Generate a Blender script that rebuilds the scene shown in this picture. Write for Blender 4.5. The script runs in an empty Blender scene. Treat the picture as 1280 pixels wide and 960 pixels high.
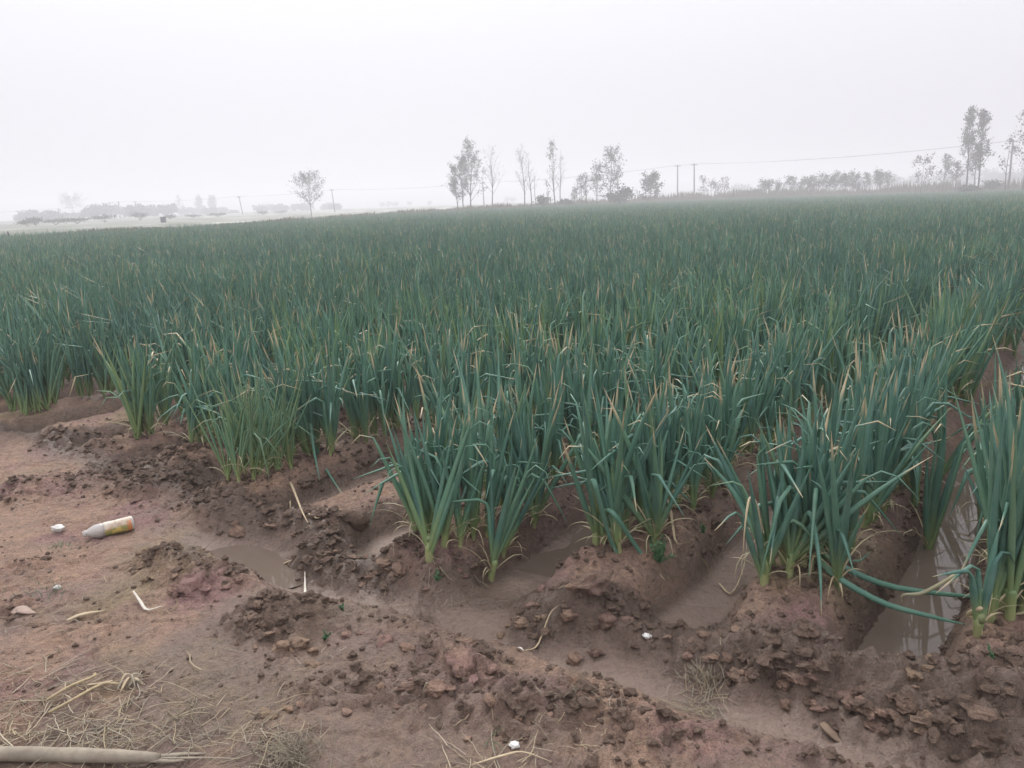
import bpy, math, random
import numpy as np
from mathutils import Matrix, Vector

sc = bpy.context.scene
col = sc.collection
rng = np.random.default_rng(11)
random.seed(5)
R = math.radians

# ------------------------------------------------------------------ camera
CAM_H, FPX = 1.5, 1005.0
PITCH, ROLL = R(12.8), math.atan(44 / 1280)
FWD = np.array([0, math.cos(PITCH), -math.sin(PITCH)])
U0 = np.array([0, math.sin(PITCH), math.cos(PITCH)])
R0 = np.array([1.0, 0, 0])
CR = math.cos(ROLL) * R0 - math.sin(ROLL) * U0
CU = math.sin(ROLL) * R0 + math.cos(ROLL) * U0
cam_data = bpy.data.cameras.new('camera')
cam_data.sensor_fit = 'HORIZONTAL'
cam_data.angle = 2 * math.atan(640 / FPX)
cam_data.clip_start = 0.05
cam_data.clip_end = 6000
cam = bpy.data.objects.new('camera', cam_data)
col.objects.link(cam)
M4 = Matrix(((CR[0], CU[0], -FWD[0], 0), (CR[1], CU[1], -FWD[1], 0), (CR[2], CU[2], -FWD[2], CAM_H), (0, 0, 0, 1)))
cam.matrix_world = M4
sc.camera = cam

# ------------------------------------------------------------------ sky, sun, exposure
SUN_EL, SUN_AZ = R(38), R(-12)          # azimuth from +Y towards +X
w = bpy.data.worlds.new('World')
sc.world = w
w.use_nodes = True
nt = w.node_tree
nt.nodes.clear()
out = nt.nodes.new('ShaderNodeOutputWorld')
bg = nt.nodes.new('ShaderNodeBackground')
sky = nt.nodes.new('ShaderNodeTexSky')
sky.sky_type = 'NISHITA'
sky.sun_disc = False
sky.sun_elevation = SUN_EL
sky.sun_rotation = SUN_AZ
sky.air_density = 1.0
sky.dust_density = 1.5
sky.ozone_density = 1.0
hs = nt.nodes.new('ShaderNodeHueSaturation')
hs.inputs['Saturation'].default_value = 0.12
mx = nt.nodes.new('ShaderNodeMix')
mx.data_type = 'RGBA'
mx.inputs['Factor'].default_value = 0.93
nt.links.new(sky.outputs[0], hs.inputs['Color'])
nt.links.new(hs.outputs[0], mx.inputs[6])
tcw = nt.nodes.new('ShaderNodeTexCoord'); sxw = nt.nodes.new('ShaderNodeSeparateXYZ')
nt.links.new(tcw.outputs['Generated'], sxw.inputs[0])
mzw = nt.nodes.new('ShaderNodeMath'); mzw.operation = 'MULTIPLY_ADD'; mzw.use_clamp = False     # overcast luminance 1 + 2 sin(elevation)
mxw = nt.nodes.new('ShaderNodeMath'); mxw.operation = 'MAXIMUM'; mxw.inputs[1].default_value = 0.0
nt.links.new(sxw.outputs[2], mxw.inputs[0]); nt.links.new(mxw.outputs[0], mzw.inputs[0])
mzw.inputs[1].default_value = 2.0; mzw.inputs[2].default_value = 1.0
vmw = nt.nodes.new('ShaderNodeVectorMath'); vmw.operation = 'SCALE'; vmw.inputs[0].default_value = (4.05, 4.03, 4.30)
nt.links.new(mzw.outputs[0], vmw.inputs['Scale']); nt.links.new(vmw.outputs[0], mx.inputs[7])
nt.links.new(mx.outputs[2], bg.inputs[0])
bg.inputs[1].default_value = 0.10
nt.links.new(bg.outputs[0], out.inputs[0])

sun_d = bpy.data.lights.new('sun', 'SUN')
sun_d.energy = 1.5
sun_d.angle = R(25)
sun_d.color = (1.0, 0.97, 0.93)
sun = bpy.data.objects.new('sun', sun_d)
col.objects.link(sun)
sdir = Vector((math.sin(SUN_AZ) * math.cos(SUN_EL), math.cos(SUN_AZ) * math.cos(SUN_EL), math.sin(SUN_EL)))
sun.rotation_euler = sdir.to_track_quat('Z', 'Y').to_euler()
sun.location = (0, 0, 30)

sc.view_settings.view_transform = 'Standard'
sc.view_settings.look = 'None'
sc.view_settings.gamma = 1
sc.view_settings.exposure = 0.64
sc.cycles.use_denoising = True
sc.cycles.volume_bounces = 1
sc.cycles.max_bounces = 6
sc.cycles.diffuse_bounces = 3

# ------------------------------------------------------------------ pixel -> place
def ray(x, y):
    u, v = (x - 640) / FPX, (480 - y) / FPX
    return FWD + u * CR + v * CU
def P(x, y, z=0.0):                     # point at height z seen at that pixel
    d = ray(x, y)
    t = (z - CAM_H) / d[2]
    return np.array([d[0] * t, d[1] * t, z])
def PD(x, y, Y):                        # point at distance Y seen at that pixel
    d = ray(x, y)
    t = Y / d[1]
    return np.array([d[0] * t, Y, CAM_H + d[2] * t])
def project(p):
    v = np.asarray(p, float) - np.array([0, 0, CAM_H])
    zc = v @ FWD
    return 640 + FPX * (v @ CR) / zc, 480 - FPX * (v @ CU) / zc, zc
ROW = R(36)
SA, CA = math.sin(ROW), math.cos(ROW)
def sq(X, Y): return X * SA + Y * CA, X * CA - Y * SA
def xy(s, q): return s * SA + q * CA, s * CA - q * SA

# ------------------------------------------------------------------ noise
def hash2(ix, iy, k):
    h = (ix.astype(np.int64) * 374761393 + iy.astype(np.int64) * 668265263 + k * 1442695041) & 0xffffffff
    h = ((h ^ (h >> 13)) * 1274126177) & 0xffffffff
    h = ((h ^ (h >> 16)) * 2246822519) & 0xffffffff
    return ((h ^ (h >> 15)) & 0xffffff) / float(0xffffff)
def vnoise(x, y, k=0):
    ix, iy = np.floor(x), np.floor(y)
    fx, fy = x - ix, y - iy
    fx = fx * fx * (3 - 2 * fx); fy = fy * fy * (3 - 2 * fy)
    a = hash2(ix, iy, k); b = hash2(ix + 1, iy, k); c = hash2(ix, iy + 1, k); d = hash2(ix + 1, iy + 1, k)
    return (a * (1 - fx) + b * fx) * (1 - fy) + (c * (1 - fx) + d * fx) * fy
def fbm(x, y, sc_, octv=4, k=0):
    t, amp, tot = 0, 1.0, 0
    for i in range(octv):
        t = t + amp * (vnoise(x / sc_ + 17.3 * i, y / sc_ - 9.1 * i, k + i) - .5)
        tot += amp; amp *= .5; sc_ *= .5
    return t / tot * 2
def domes(x, y, size, k, tilt=.35, flat=.55):    # broken clods: tilted flat-topped lumps
    gx, gy = x / size, y / size
    ix, iy = np.floor(gx), np.floor(gy)
    best = np.zeros_like(x)
    for dx in (-1, 0, 1):
        for dy in (-1, 0, 1):
            cx, cy = ix + dx, iy + dy
            px = cx + hash2(cx, cy, k); py = cy + hash2(cx, cy, k + 1)
            ang = hash2(cx, cy, k + 2) * 6.283
            ex = .55 + .5 * hash2(cx, cy, k + 6)
            ox, oy = gx - px, gy - py
            ca, sa = np.cos(ang), np.sin(ang)
            rx, ry = ox * ca + oy * sa, (-ox * sa + oy * ca) / ex
            r = .35 + .5 * hash2(cx, cy, k + 3)
            d = np.maximum(np.maximum(np.abs(rx) * .95, np.abs(ry) * .95), np.sqrt(rx * rx + ry * ry) * .86) / r
            t2 = hash2(cx, cy, k + 4) * 6.283
            tl = tilt * (rx * np.cos(t2) + ry * np.sin(t2))
            top = (.35 + .65 * hash2(cx, cy, k + 5)) * flat
            h = (top + tl * (1 - d)) * np.sqrt(np.clip(1 - d ** 2.5, 0, 1))
            best = np.maximum(best, np.where(d < 1, h, 0))
    return best * size
def sstep(a, b, x):
    t = np.clip((x - a) / (b - a), 0, 1)
    return t * t * (3 - 2 * t)

# ------------------------------------------------------------------ terrain function
PITCHROW, Q0 = 0.71, -0.05
RQ = np.array([-9.28, -7.15, -6.44, -5.73, -5.02, -4.31, -3.60, -2.89, -2.18, -1.47, -0.76, -0.05, .66, 1.4])
RS = np.array([2.5, 2.45, 2.35, 2.5, 2.45, 2.45, 2.38, 2.40, 2.22, 2.42, 2.56, 2.62, 2.7, 2.7])
DQ = np.array([-3.25, -2.9, -2.2, -1.75, -1.3, -.94, -.5, 0.0, .6])
DS = np.array([2.02, 2.02, 2.12, 2.11, 2.10, 2.16, 2.19, 2.20, 2.2])
def blob(X, Y, px, py, rx, ry, z=0.0, rot=0.0):
    c = P(px, py, z)
    dx, dy = X - c[0], Y - c[1]
    a = R(rot)
    ux, uy = dx * math.cos(a) + dy * math.sin(a), -dx * math.sin(a) + dy * math.cos(a)
    return np.exp(-((ux / rx) ** 2 + (uy / ry) ** 2))
def terrain(X, Y, near_only=True):
    X = np.asarray(X, float); Y = np.asarray(Y, float)
    s, q = sq(X, Y)
    dist = np.hypot(X, Y)
    nearf = 1 - sstep(10, 22, dist)
    wob = fbm(X, Y, .8, 3, 3)
    s_end = np.interp(q + .05 * wob, RQ, RS) + .09 * fbm(X, Y, .35, 3, 4)
    F = sstep(-.16, .10, s - s_end)
    qq = q + .035 * fbm(X, Y, .6, 2, 5)
    c = np.cos(2 * np.pi * (qq - Q0) / PITCHROW)
    prof = np.tanh(2.3 * (c + .22))
    ridge = -.012 + .092 * prof + .02 * fbm(X, Y, .25, 3, 12)
    flood = np.exp(-((q + .405) / .17) ** 2) * sstep(2.35, 2.7, s) * (1 - sstep(9, 14, s))
    ridge = ridge - (.055 - .058 * sstep(3.1, 4.0, s) * sstep(-.5, .4, fbm(X, Y, .30, 3, 11) + .15)) * flood
    ridge = ridge * np.where(q < -2.6, .8, 1.0)
    path = .02 + .03 * fbm(X, Y, 1.1, 4, 8) + .012 * fbm(X, Y, .3, 3, 9)
    dd = s - np.interp(q, DQ, DS) + .07 * fbm(X, Y, .4, 3, 21)
    din = sstep(-3.45, -3.05, q) * (1 - sstep(.5, 1.2, q))
    wid = np.interp(q, [-3.2, -2.8, -2.3, -1.8, -1.3, -.8, -.2], [.17, .19, .17, .15, .14, .17, .20])
    ditch = np.exp(-(dd / wid) ** 4) * din
    z = path * (1 - F) + ridge * F
    z = z * (1 - ditch * (1 - F)) - .055 * ditch * (1 - F)
    # open furrow mouths run down into the ditch
    for fq in (-1.115, -1.825, -2.535):
        mouth = np.exp(-((q - fq) / .13) ** 2) * sstep(1.95, 2.2, s) * (1 - sstep(2.5, 2.8, s))
        z = z * (1 - mouth) + mouth * -.055
    pud = blob(X, Y, 300, 697, .36, .13, -.04, -32)
    z = z - .05 * pud
    # banks of dug mud
    B = [(1000, 825, .22, .13, .055, -25), (1110, 862, .22, .15, .06, -18), (1230, 890, .26, .18, .075, -10), (900, 818, .18, .10, .04, -20),
         (720, 765, .13, .08, .075, -20), (680, 770, .1, .08, .04, 0), (565, 825, .14, .07, .045, -20), (240, 715, .26, .12, .045, -25),
         (120, 600, .6, .2, .03, 25), (350, 780, .16, .10, .04, 0), (450, 700, .32, .12, .03, -25), (300, 640, .3, .12, .03, -20),
         (820, 790, .14, .06, .035, -20), (600, 880, .5, .12, .02, -15), (205, 600, .3, .2, .02, 20)]
    lump = np.zeros_like(X); heap = np.zeros_like(X)
    for px, py, rx, ry, h, rot in B:
        b = blob(X, Y, px, py, rx, ry, .03, rot)
        z = z + h * b
        lump = np.maximum(lump, np.minimum(1, 1.5 * b)); heap = np.maximum(heap, np.minimum(1, 2.2 * b))
    # side of ridges, feet of ridges and the dug bank along the headland are broken up
    edge = np.exp(-((s - s_end + .06) / .15) ** 2)
    lump = np.maximum(lump, .8 * edge)
    lump = np.maximum(lump, .75 * F * (1 - np.abs(prof)) )
    lump = np.maximum(lump, .45 * F * (prof > 0))
    smooth = np.clip(ditch * (1 - F) + F * sstep(.5, .95, -prof) + pud, 0, 1)
    smooth = smooth * (1 - heap) * sstep(-.75, -.1, fbm(X, Y, .18, 3, 36) + .25 * smooth)
    pathl = (1 - F) * (.145 + .38 * sstep(-.02, .45, fbm(X, Y, .5, 3, 31)))
    lump = np.maximum(lump, pathl) * (1 - .8 * smooth)
    lump = np.maximum(lump, .9 * heap)
    br = .55 + .9 * sstep(-.3, .4, fbm(X, Y, .22, 2, 33))
    lump = np.clip(lump * br, 0, 1.2) * nearf
    sel = dist < 14
    if sel.any():
        xs, ys, ls = X[sel], Y[sel], lump[sel]
        xw = xs + .02 * fbm(xs, ys, .08, 2, 41); yw = ys + .02 * fbm(xs, ys, .08, 2, 42)
        d = .68 * domes(xw, yw, .105, 50) * sstep(.45, .9, ls)
        d = d + .95 * domes(xw, yw, .055, 60) * sstep(.22, .6, ls)
        d = d + .90 * domes(xs, ys, .028, 70, .5, .6) * sstep(.03, .35, ls)
        d = d + .010 * fbm(xs, ys, .06, 3, 80) * (.3 + ls) + .012 * fbm(xs, ys, .16, 3, 81) * (.4 + ls)
        cr = fbm(xs + .03 * fbm(xs, ys, .1, 2, 84), ys * 1.5, .13, 3, 82)
        d = d - .011 * np.exp(-(cr / .09) ** 2) * (1 - smooth[sel]) * (1 - F[sel]) * sstep(-.4, .2, fbm(xs, ys, .5, 2, 83))
        z = z.copy()
        z[sel] += d
    wet = np.clip(.9 * ditch * (1 - F) + F * sstep(.3, -.7, prof) * .8 + .9 * pud + .75 * edge + .6 * lump * sstep(1.8, 2.2, s), 0, 1)
    wet = np.maximum(wet, .6 * F * (dist < 40))
    wet = np.maximum(wet, .62 * (1 - F) * sstep(.08, .38, fbm(X, Y, .8, 4, 37)))
    for px, py, rx, ry, wv in [(1180, 900, .45, .3, .9), (720, 770, .25, .12, .7), (570, 820, .2, .1, .7), (250, 720, .15, .06, .6), (870, 850, .2, .08, .6),
                               (640, 800, .2, .1, .6), (330, 790, .16, .10, .6), (480, 700, .4, .15, .6)]:
        wet = np.maximum(wet, wv * blob(X, Y, px, py, rx, ry, 0, -20))
    crest = F * sstep(.55, .95, prof) * (1 - sstep(2.85, 3.3, s))
    wet = wet * (1 - .9 * crest)
    return z, wet, smooth, F, lump
def H(x, y):
    return float(terrain(np.array([x]), np.array([y]))[0][0])

# ------------------------------------------------------------------ material helpers
def mat(name):
    m = bpy.data.materials.new(name)
    m.use_nodes = True
    t = m.node_tree
    b = t.nodes['Principled BSDF']
    return m, t, b
def N(t, typ, **kw):
    n = t.nodes.new(typ)
    for k, v in kw.items():
        if k in n.inputs: n.inputs[k].default_value = v
        else: setattr(n, k, v)
    return n
def ramp(t, src, stops):
    r = t.nodes.new('ShaderNodeValToRGB')
    e = r.color_ramp.elements
    while len(e) < len(stops): e.new(.5)
    for i, (p, c) in enumerate(stops):
        e[i].position = p; e[i].color = (*c, 1)
    t.links.new(src, r.inputs[0])
    return r.outputs[0]
def mixc(t, f, a, b, blend='MIX'):
    m = t.nodes.new('ShaderNodeMix'); m.data_type = 'RGBA'; m.blend_type = blend
    for sck, val in ((m.inputs[0], f), (m.inputs[6], a), (m.inputs[7], b)):
        if isinstance(val, (int, float)): sck.default_value = val
        elif isinstance(val, tuple): sck.default_value = (*val, 1) if len(val) == 3 else val
        else: t.links.new(val, sck)
    return m.outputs[2]
def noise(t, co, scale, detail=4, rough=.55, dist=0.0):
    n = N(t, 'ShaderNodeTexNoise', Scale=scale, Detail=detail, Roughness=rough, Distortion=dist)
    t.links.new(co, n.inputs['Vector'])
    return n.outputs['Fac']
def math_(t, op, a, b=None, clamp=False):
    m = t.nodes.new('ShaderNodeMath'); m.operation = op; m.use_clamp = clamp
    for i, v in enumerate((a, b)):
        if v is None: continue
        if isinstance(v, (int, float)): m.inputs[i].default_value = v
        else: t.links.new(v, m.inputs[i])
    return m.outputs[0]
def bump(t, bsdf, hgt, strength, dist, prev=None):
    b = N(t, 'ShaderNodeBump', Strength=strength, Distance=dist)
    t.links.new(hgt, b.inputs['Height'])
    if prev is not None: t.links.new(prev, b.inputs['Normal'])
    t.links.new(b.outputs[0], bsdf.inputs['Normal'])
    return b.outputs[0]

def soil_nodes(t, b, co, wet, smooth):
    n1 = noise(t, co, 2.2, 5, .6); n2 = noise(t, co, 9, 5, .65); n3 = noise(t, co, 45, 6, .7); n4 = noise(t, co, 1.1, 3, .5, .4)
    n5 = noise(t, co, 200, 3, .7)
    dry = mixc(t, ramp(t, n2, [(.35, (0, 0, 0)), (.65, (1, 1, 1))]), (.430, .278, .190), (.362, .240, .182))
    dry = mixc(t, ramp(t, n1, [(.49, (0, 0, 0)), (.60, (1, 1, 1))]), dry, (.345, .205, .180))
    dry = mixc(t, ramp(t, n4, [(.53, (0, 0, 0)), (.66, (.8, .8, .8))]), dry, (.345, .262, .155))
    dry = mixc(t, .8, dry, ramp(t, n3, [(.28, (.38, .37, .36)), (.46, (.9, .9, .9)), (.72, (1.35, 1.32, 1.28))]), 'MULTIPLY')
    dry = mixc(t, .75, dry, ramp(t, n5, [(.3, (.5, .5, .5)), (.6, (1.2, 1.2, 1.2))]), 'MULTIPLY')
    wetc = mixc(t, n2, (.138, .095, .070), (.220, .152, .112))
    wetc = mixc(t, .5, wetc, ramp(t, n3, [(.3, (.45, .45, .45)), (.7, (1.4, 1.4, 1.4))]), 'MULTIPLY')
    silt = mixc(t, n2, (.300, .218, .170), (.230, .166, .130))
    silt = mixc(t, .7, silt, ramp(t, n3, [(.30, (.55, .54, .53)), (.48, (1, 1, 1)), (.75, (1.12, 1.11, 1.1))]), 'MULTIPLY')
    wn = math_(t, 'ADD', wet, math_(t, 'MULTIPLY', math_(t, 'SUBTRACT', n2, .5), .9), True)
    c = mixc(t, wn, dry, wetc)
    c = mixc(t, smooth, c, silt)
    return c, n2, n3, n5, wn

# ------------------------------------------------------------------ mesh helpers
def mesh_np(name, V, Q=None, T=None, mats=(), smooth=True, attrs=None):
    me = bpy.data.meshes.new(name)
    V = np.asarray(V, np.float32)
    nq = 0 if Q is None else len(Q); ntr = 0 if T is None else len(T)
    me.vertices.add(len(V)); me.vertices.foreach_set('co', V.ravel())
    loops = []
    if nq: loops.append(np.asarray(Q, np.int32).ravel())
    if ntr: loops.append(np.asarray(T, np.int32).ravel())
    loops = np.concatenate(loops)
    me.loops.add(len(loops)); me.loops.foreach_set('vertex_index', loops)
    me.polygons.add(nq + ntr)
    st = np.concatenate([np.arange(nq) * 4, nq * 4 + np.arange(ntr) * 3]).astype(np.int32)
    me.polygons.foreach_set('loop_start', st)
    me.polygons.foreach_set('use_smooth', np.full(nq + ntr, smooth))
    for nm, arr in (attrs or {}).items():
        arr = np.asarray(arr, np.float32)
        if arr.ndim == 1:
            a = me.attributes.new(nm, 'FLOAT', 'POINT'); a.data.foreach_set('value', arr)
        else:
            a = me.attributes.new(nm, 'FLOAT_COLOR', 'POINT'); a.data.foreach_set('color', arr.ravel())
    for m in mats: me.materials.append(m)
    me.update(calc_edges=True)
    return me
def link(name, me, parent=None, loc=None, rot=None, scale=None):
    o = bpy.data.objects.new(name, me)
    col.objects.link(o)
    if parent is not None: o.parent = parent
    if loc is not None: o.location = loc
    if rot is not None: o.rotation_euler = rot
    if scale is not None: o.scale = (scale,) * 3 if isinstance(scale, (int, float)) else scale
    return o
def tag(o, label=None, cat=None, group=None, kind=None):
    if label: o['label'] = label
    if cat: o['category'] = cat
    if group: o['group'] = group
    if kind: o['kind'] = kind
    return o
def empty(name, loc, rz=0.0):
    o = bpy.data.objects.new(name, None)
    o.empty_display_size = .05
    col.objects.link(o); o.location = loc; o.rotation_euler = (0, 0, rz)
    return o
class Bag:                              # collects pieces of geometry for ONE mesh
    def __init__(s): s.V = []; s.Q = []; s.T = []; s.A = []; s.n = 0
    def add(s, V, Q=None, T=None, A=None):
        if Q is not None and len(Q): s.Q.append(np.asarray(Q) + s.n)
        if T is not None and len(T): s.T.append(np.asarray(T) + s.n)
        s.V.append(V); s.n += len(V)
        s.A.append(A if A is not None else np.zeros((len(V), 4)))
    def mesh(s, name, mats, smooth=True, attr='leafc'):
        return mesh_np(name, np.concatenate(s.V), np.concatenate(s.Q) if s.Q else None, np.concatenate(s.T) if s.T else None, mats, smooth,
                       {attr: np.concatenate(s.A)})
def tube(pts, rad, sides=6, flat=1.0, cap=True, A=None, twist=0.0):
    pts = np.asarray(pts, float); n = len(pts)
    rad = np.broadcast_to(np.asarray(rad, float), (n,))
    tan = np.gradient(pts, axis=0); tan /= np.linalg.norm(tan, axis=1)[:, None] + 1e-9
    ref = np.array([0, 0, 1.0]) if abs(tan[0, 2]) < .9 else np.array([1.0, 0, 0])
    e1 = np.cross(tan[0], ref); e1 /= np.linalg.norm(e1)
    V = []
    for i in range(n):
        e1 = e1 - tan[i] * (e1 @ tan[i]); e1 /= np.linalg.norm(e1) + 1e-9
        e2 = np.cross(tan[i], e1)
        for k in range(sides):
            a = 2 * math.pi * k / sides + twist * i
            V.append(pts[i] + rad[i] * (math.cos(a) * e1 + flat * math.sin(a) * e2))
    Q = []
    for i in range(n - 1):
        for k in range(sides):
            k2 = (k + 1) % sides
            Q.append((i * sides + k, i * sides + k2, (i + 1) * sides + k2, (i + 1) * sides + k))
    T = []
    if cap:
        for k in range(1, sides - 1):
            T.append((0, k + 1, k)); b0 = (n - 1) * sides; T.append((b0, b0 + k, b0 + k + 1))
    AA = None
    if A is not None:
        AA = np.zeros((n * sides, 4)); t = np.repeat(np.linspace(0, 1, n), sides)
        AA[:, 0] = A[0]; AA[:, 1] = t; AA[:, 2] = A[1]; AA[:, 3] = A[2] if len(A) > 2 else 0
    return np.array(V), np.array(Q), np.array(T) if T else None, AA
def spline(pts, n):
    pts = np.asarray(pts, float)
    m = len(pts)
    ext = np.vstack([2 * pts[0] - pts[1], pts, 2 * pts[-1] - pts[-2]])
    o = []
    for u in np.linspace(0, m - 1 - 1e-6, n):
        i = int(u); f = u - i
        p0, p1, p2, p3 = ext[i:i + 4]
        o.append(.5 * (2 * p1 + (p2 - p0) * f + (2 * p0 - 5 * p1 + 4 * p2 - p3) * f * f + (3 * p1 - p0 - 3 * p2 + p3) * f ** 3))
    return np.array(o)

# ------------------------------------------------------------------ materials
def make_ground_mat():
    m, t, b = mat('soil_ground')
    tc = N(t, 'ShaderNodeTexCoord'); co = tc.outputs['Object']
    def at(nm):
        a = N(t, 'ShaderNodeAttribute'); a.attribute_name = nm; return a.outputs['Fac']
    c, n2, n3, n5, wn = soil_nodes(t, b, co, at('wet'), at('silt'))
    nf = noise(t, co, .035, 4, .6); nf2 = noise(t, co, .6, 5, .7)
    far = mixc(t, ramp(t, nf, [(.42, (0, 0, 0)), (.58, (1, 1, 1))]), (.105, .105, .065), (.075, .095, .05))
    far = mixc(t, .6, far, ramp(t, nf2, [(.3, (.6, .6, .6)), (.7, (1.3, 1.3, 1.3))]), 'MULTIPLY')
    c = mixc(t, at('farland'), c, far)
    t.links.new(c, b.inputs['Base Color'])
    ro = N(t, 'ShaderNodeMapRange'); t.links.new(wn, ro.inputs[0]); ro.inputs[3].default_value = .9; ro.inputs[4].default_value = .36
    ro2 = mixc(t, at('silt'), ro.outputs[0], (.28, .28, .28))
    t.links.new(ro2, b.inputs['Roughness'])
    b.inputs['Specular IOR Level'].default_value = .5
    rough = math_(t, 'SUBTRACT', 1.0, math_(t, 'MULTIPLY', at('silt'), .62))
    h1 = math_(t, 'MULTIPLY', n3, rough); h2 = math_(t, 'MULTIPLY', n5, rough)
    vo = N(t, 'ShaderNodeTexVoronoi', Scale=70.0); t.links.new(co, vo.inputs['Vector'])
    h3 = math_(t, 'MULTIPLY', vo.outputs['Distance'], rough)
    p = bump(t, b, h1, 1.0, .030)
    p = bump(t, b, h3, .6, -.008, p)
    vc = N(t, 'ShaderNodeTexVoronoi', feature='DISTANCE_TO_EDGE', Scale=9.0); wv_ = mixc(t, .06, co, N(t, 'ShaderNodeTexNoise', Scale=12.0, Detail=4.0).outputs['Color']); t.links.new(wv_, vc.inputs['Vector'])
    ck = N(t, 'ShaderNodeMapRange'); t.links.new(vc.outputs['Distance'], ck.inputs[0]); ck.inputs[2].default_value = .05
    p = bump(t, b, math_(t, 'MULTIPLY', ck.outputs[0], math_(t, 'GREATER_THAN', n2, .47)), .5, .006, p)
    bump(t, b, h2, .9, .009, p)
    return m
M_GROUND = make_ground_mat()
def make_clod_mat():
    m, t, b = mat('soil_clod')
    tc = N(t, 'ShaderNodeTexCoord'); oi = N(t, 'ShaderNodeObjectInfo'); ge = N(t, 'ShaderNodeNewGeometry')
    co = ge.outputs['Position']
    a = N(t, 'ShaderNodeAttribute'); a.attribute_name = 'leafc'; sp = N(t, 'ShaderNodeSeparateColor'); t.links.new(a.outputs['Color'], sp.inputs[0])
    wv = math_(t, 'ADD', math_(t, 'MULTIPLY', oi.outputs['Color'], 1.0), sp.outputs[0], True)
    z = N(t, 'ShaderNodeValue'); z.outputs[0].default_value = 0
    c, n2, n3, n5, wn = soil_nodes(t, b, co, wv, z.outputs[0])
    t.links.new(c, b.inputs['Base Color'])
    b.inputs['Roughness'].default_value = .85; b.inputs['Specular IOR Level'].default_value = .3
    p = bump(t, b, n3, 1.0, .025); bump(t, b, n5, .9, .008, p)
    return m
M_CLOD = make_clod_mat()
def make_leaf_mat():
    # leafc: r = dryness of the leaf, g = place along the leaf, b = random, a = dry tip amount
    m, t, b = mat('onion_leaf')
    a = N(t, 'ShaderNodeAttribute'); a.attribute_name = 'leafc'; sp = N(t, 'ShaderNodeSeparateColor'); t.links.new(a.outputs['Color'], sp.inputs[0])
    dryv, tt, rnd, tip = sp.outputs[0], sp.outputs[1], sp.outputs[2], a.outputs['Alpha']
    ge = N(t, 'ShaderNodeNewGeometry'); co = ge.outputs['Position']
    n = noise(t, co, 14, 3); nfine = noise(t, co, 120, 3, .7); nbig = noise(t, co, .35, 3, .6)
    g = ramp(t, rnd, [(0, (.056, .140, .112)), (.42, (.094, .220, .152)), (.75, (.134, .258, .140)), (1, (.20, .29, .11))])
    g = mixc(t, ramp(t, nbig, [(.4, (0, 0, 0)), (.62, (1, 1, 1))]), g, mixc(t, .55, g, (.070, .160, .128)))
    g = mixc(t, ramp(t, n, [(.45, (0, 0, 0)), (.75, (.45, .45, .45))]), g, (.165, .27, .20))
    g = mixc(t, ramp(t, tt, [(0, (1, 1, 1)), (.14, (.65, .65, .65)), (.32, (0, 0, 0))]), g, (.20, .27, .10))
    straw = mixc(t, n, (.55, .46, .29), (.38, .305, .185))
    tipf = math_(t, 'MULTIPLY', math_(t, 'SUBTRACT', math_(t, 'ADD', tt, math_(t, 'MULTIPLY', tip, .34)), .94), 11.0, True)
    f = math_(t, 'MAXIMUM', dryv, math_(t, 'MULTIPLY', tipf, math_(t, 'GREATER_THAN', tip, .02)), True)
    c = mixc(t, f, g, straw)
    t.links.new(c, b.inputs['Base Color'])
    b.inputs['Roughness'].default_value = .5
    b.inputs['Specular IOR Level'].default_value = .45
    bump(t, b, nfine, .12, .003)
    return m
M_LEAF = make_leaf_mat()
def make_stalk_mat():
    m, t, b = mat('onion_stalk')
    a = N(t, 'ShaderNodeAttribute'); a.attribute_name = 'leafc'; sp = N(t, 'ShaderNodeSeparateColor'); t.links.new(a.outputs['Color'], sp.inputs[0])
    oi = N(t, 'ShaderNodeObjectInfo')
    g = ramp(t, sp.outputs[1], [(0, (.34, .33, .18)), (.4, (.27, .33, .13)), (1, (.12, .23, .10))])
    g = mixc(t, math_(t, 'MULTIPLY', oi.outputs['Random'], .6), g, (.26, .25, .12))
    t.links.new(g, b.inputs['Base Color']); b.inputs['Roughness'].default_value = .5
    return m
M_STALK = make_stalk_mat()
def litter_mat(name, cols):
    m, t, b = mat(name)
    a = N(t, 'ShaderNodeAttribute'); a.attribute_name = 'leafc'; sp = N(t, 'ShaderNodeSeparateColor'); t.links.new(a.outputs['Color'], sp.inputs[0])
    t.links.new(ramp(t, sp.outputs[2], [(i / (len(cols) - 1), c) for i, c in enumerate(cols)]), b.inputs['Base Color'])
    b.inputs['Roughness'].default_value = .8
    return m
def simple(name, c1, c2, scale=20, rough=.8, bs=.3, bd=.004, spec=.4):
    m, t, b = mat(name)
    tc = N(t, 'ShaderNodeTexCoord'); ge = N(t, 'ShaderNodeNewGeometry')
    n = noise(t, ge.outputs['Position'], scale, 5, .6)
    t.links.new(mixc(t, ramp(t, n, [(.3, (0, 0, 0)), (.7, (1, 1, 1))]), c1, c2), b.inputs['Base Color'])
    b.inputs['Roughness'].default_value = rough; b.inputs['Specular IOR Level'].default_value = spec
    if bs: bump(t, b, n, bs, bd)
    return m
M_STRAW = simple('straw', (.44, .35, .20), (.26, .20, .12), 60)
M_GREYSTRAW = simple('grey_straw', (.33, .29, .21), (.20, .17, .12), 60)
M_STRAWMIX = litter_mat('mixed_straw', [(.20, .15, .10), (.33, .26, .16), (.45, .37, .23), (.30, .26, .20), (.50, .42, .30)])
M_BARK = simple('bark', (.085, .075, .070), (.05, .045, .042), 3)
M_POLE = simple('pole_concrete', (.10, .095, .09), (.07, .066, .062), 2)
M_WIRE = simple('wire', (.06, .06, .06), (.05, .05, .05), 2, bs=0)
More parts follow.
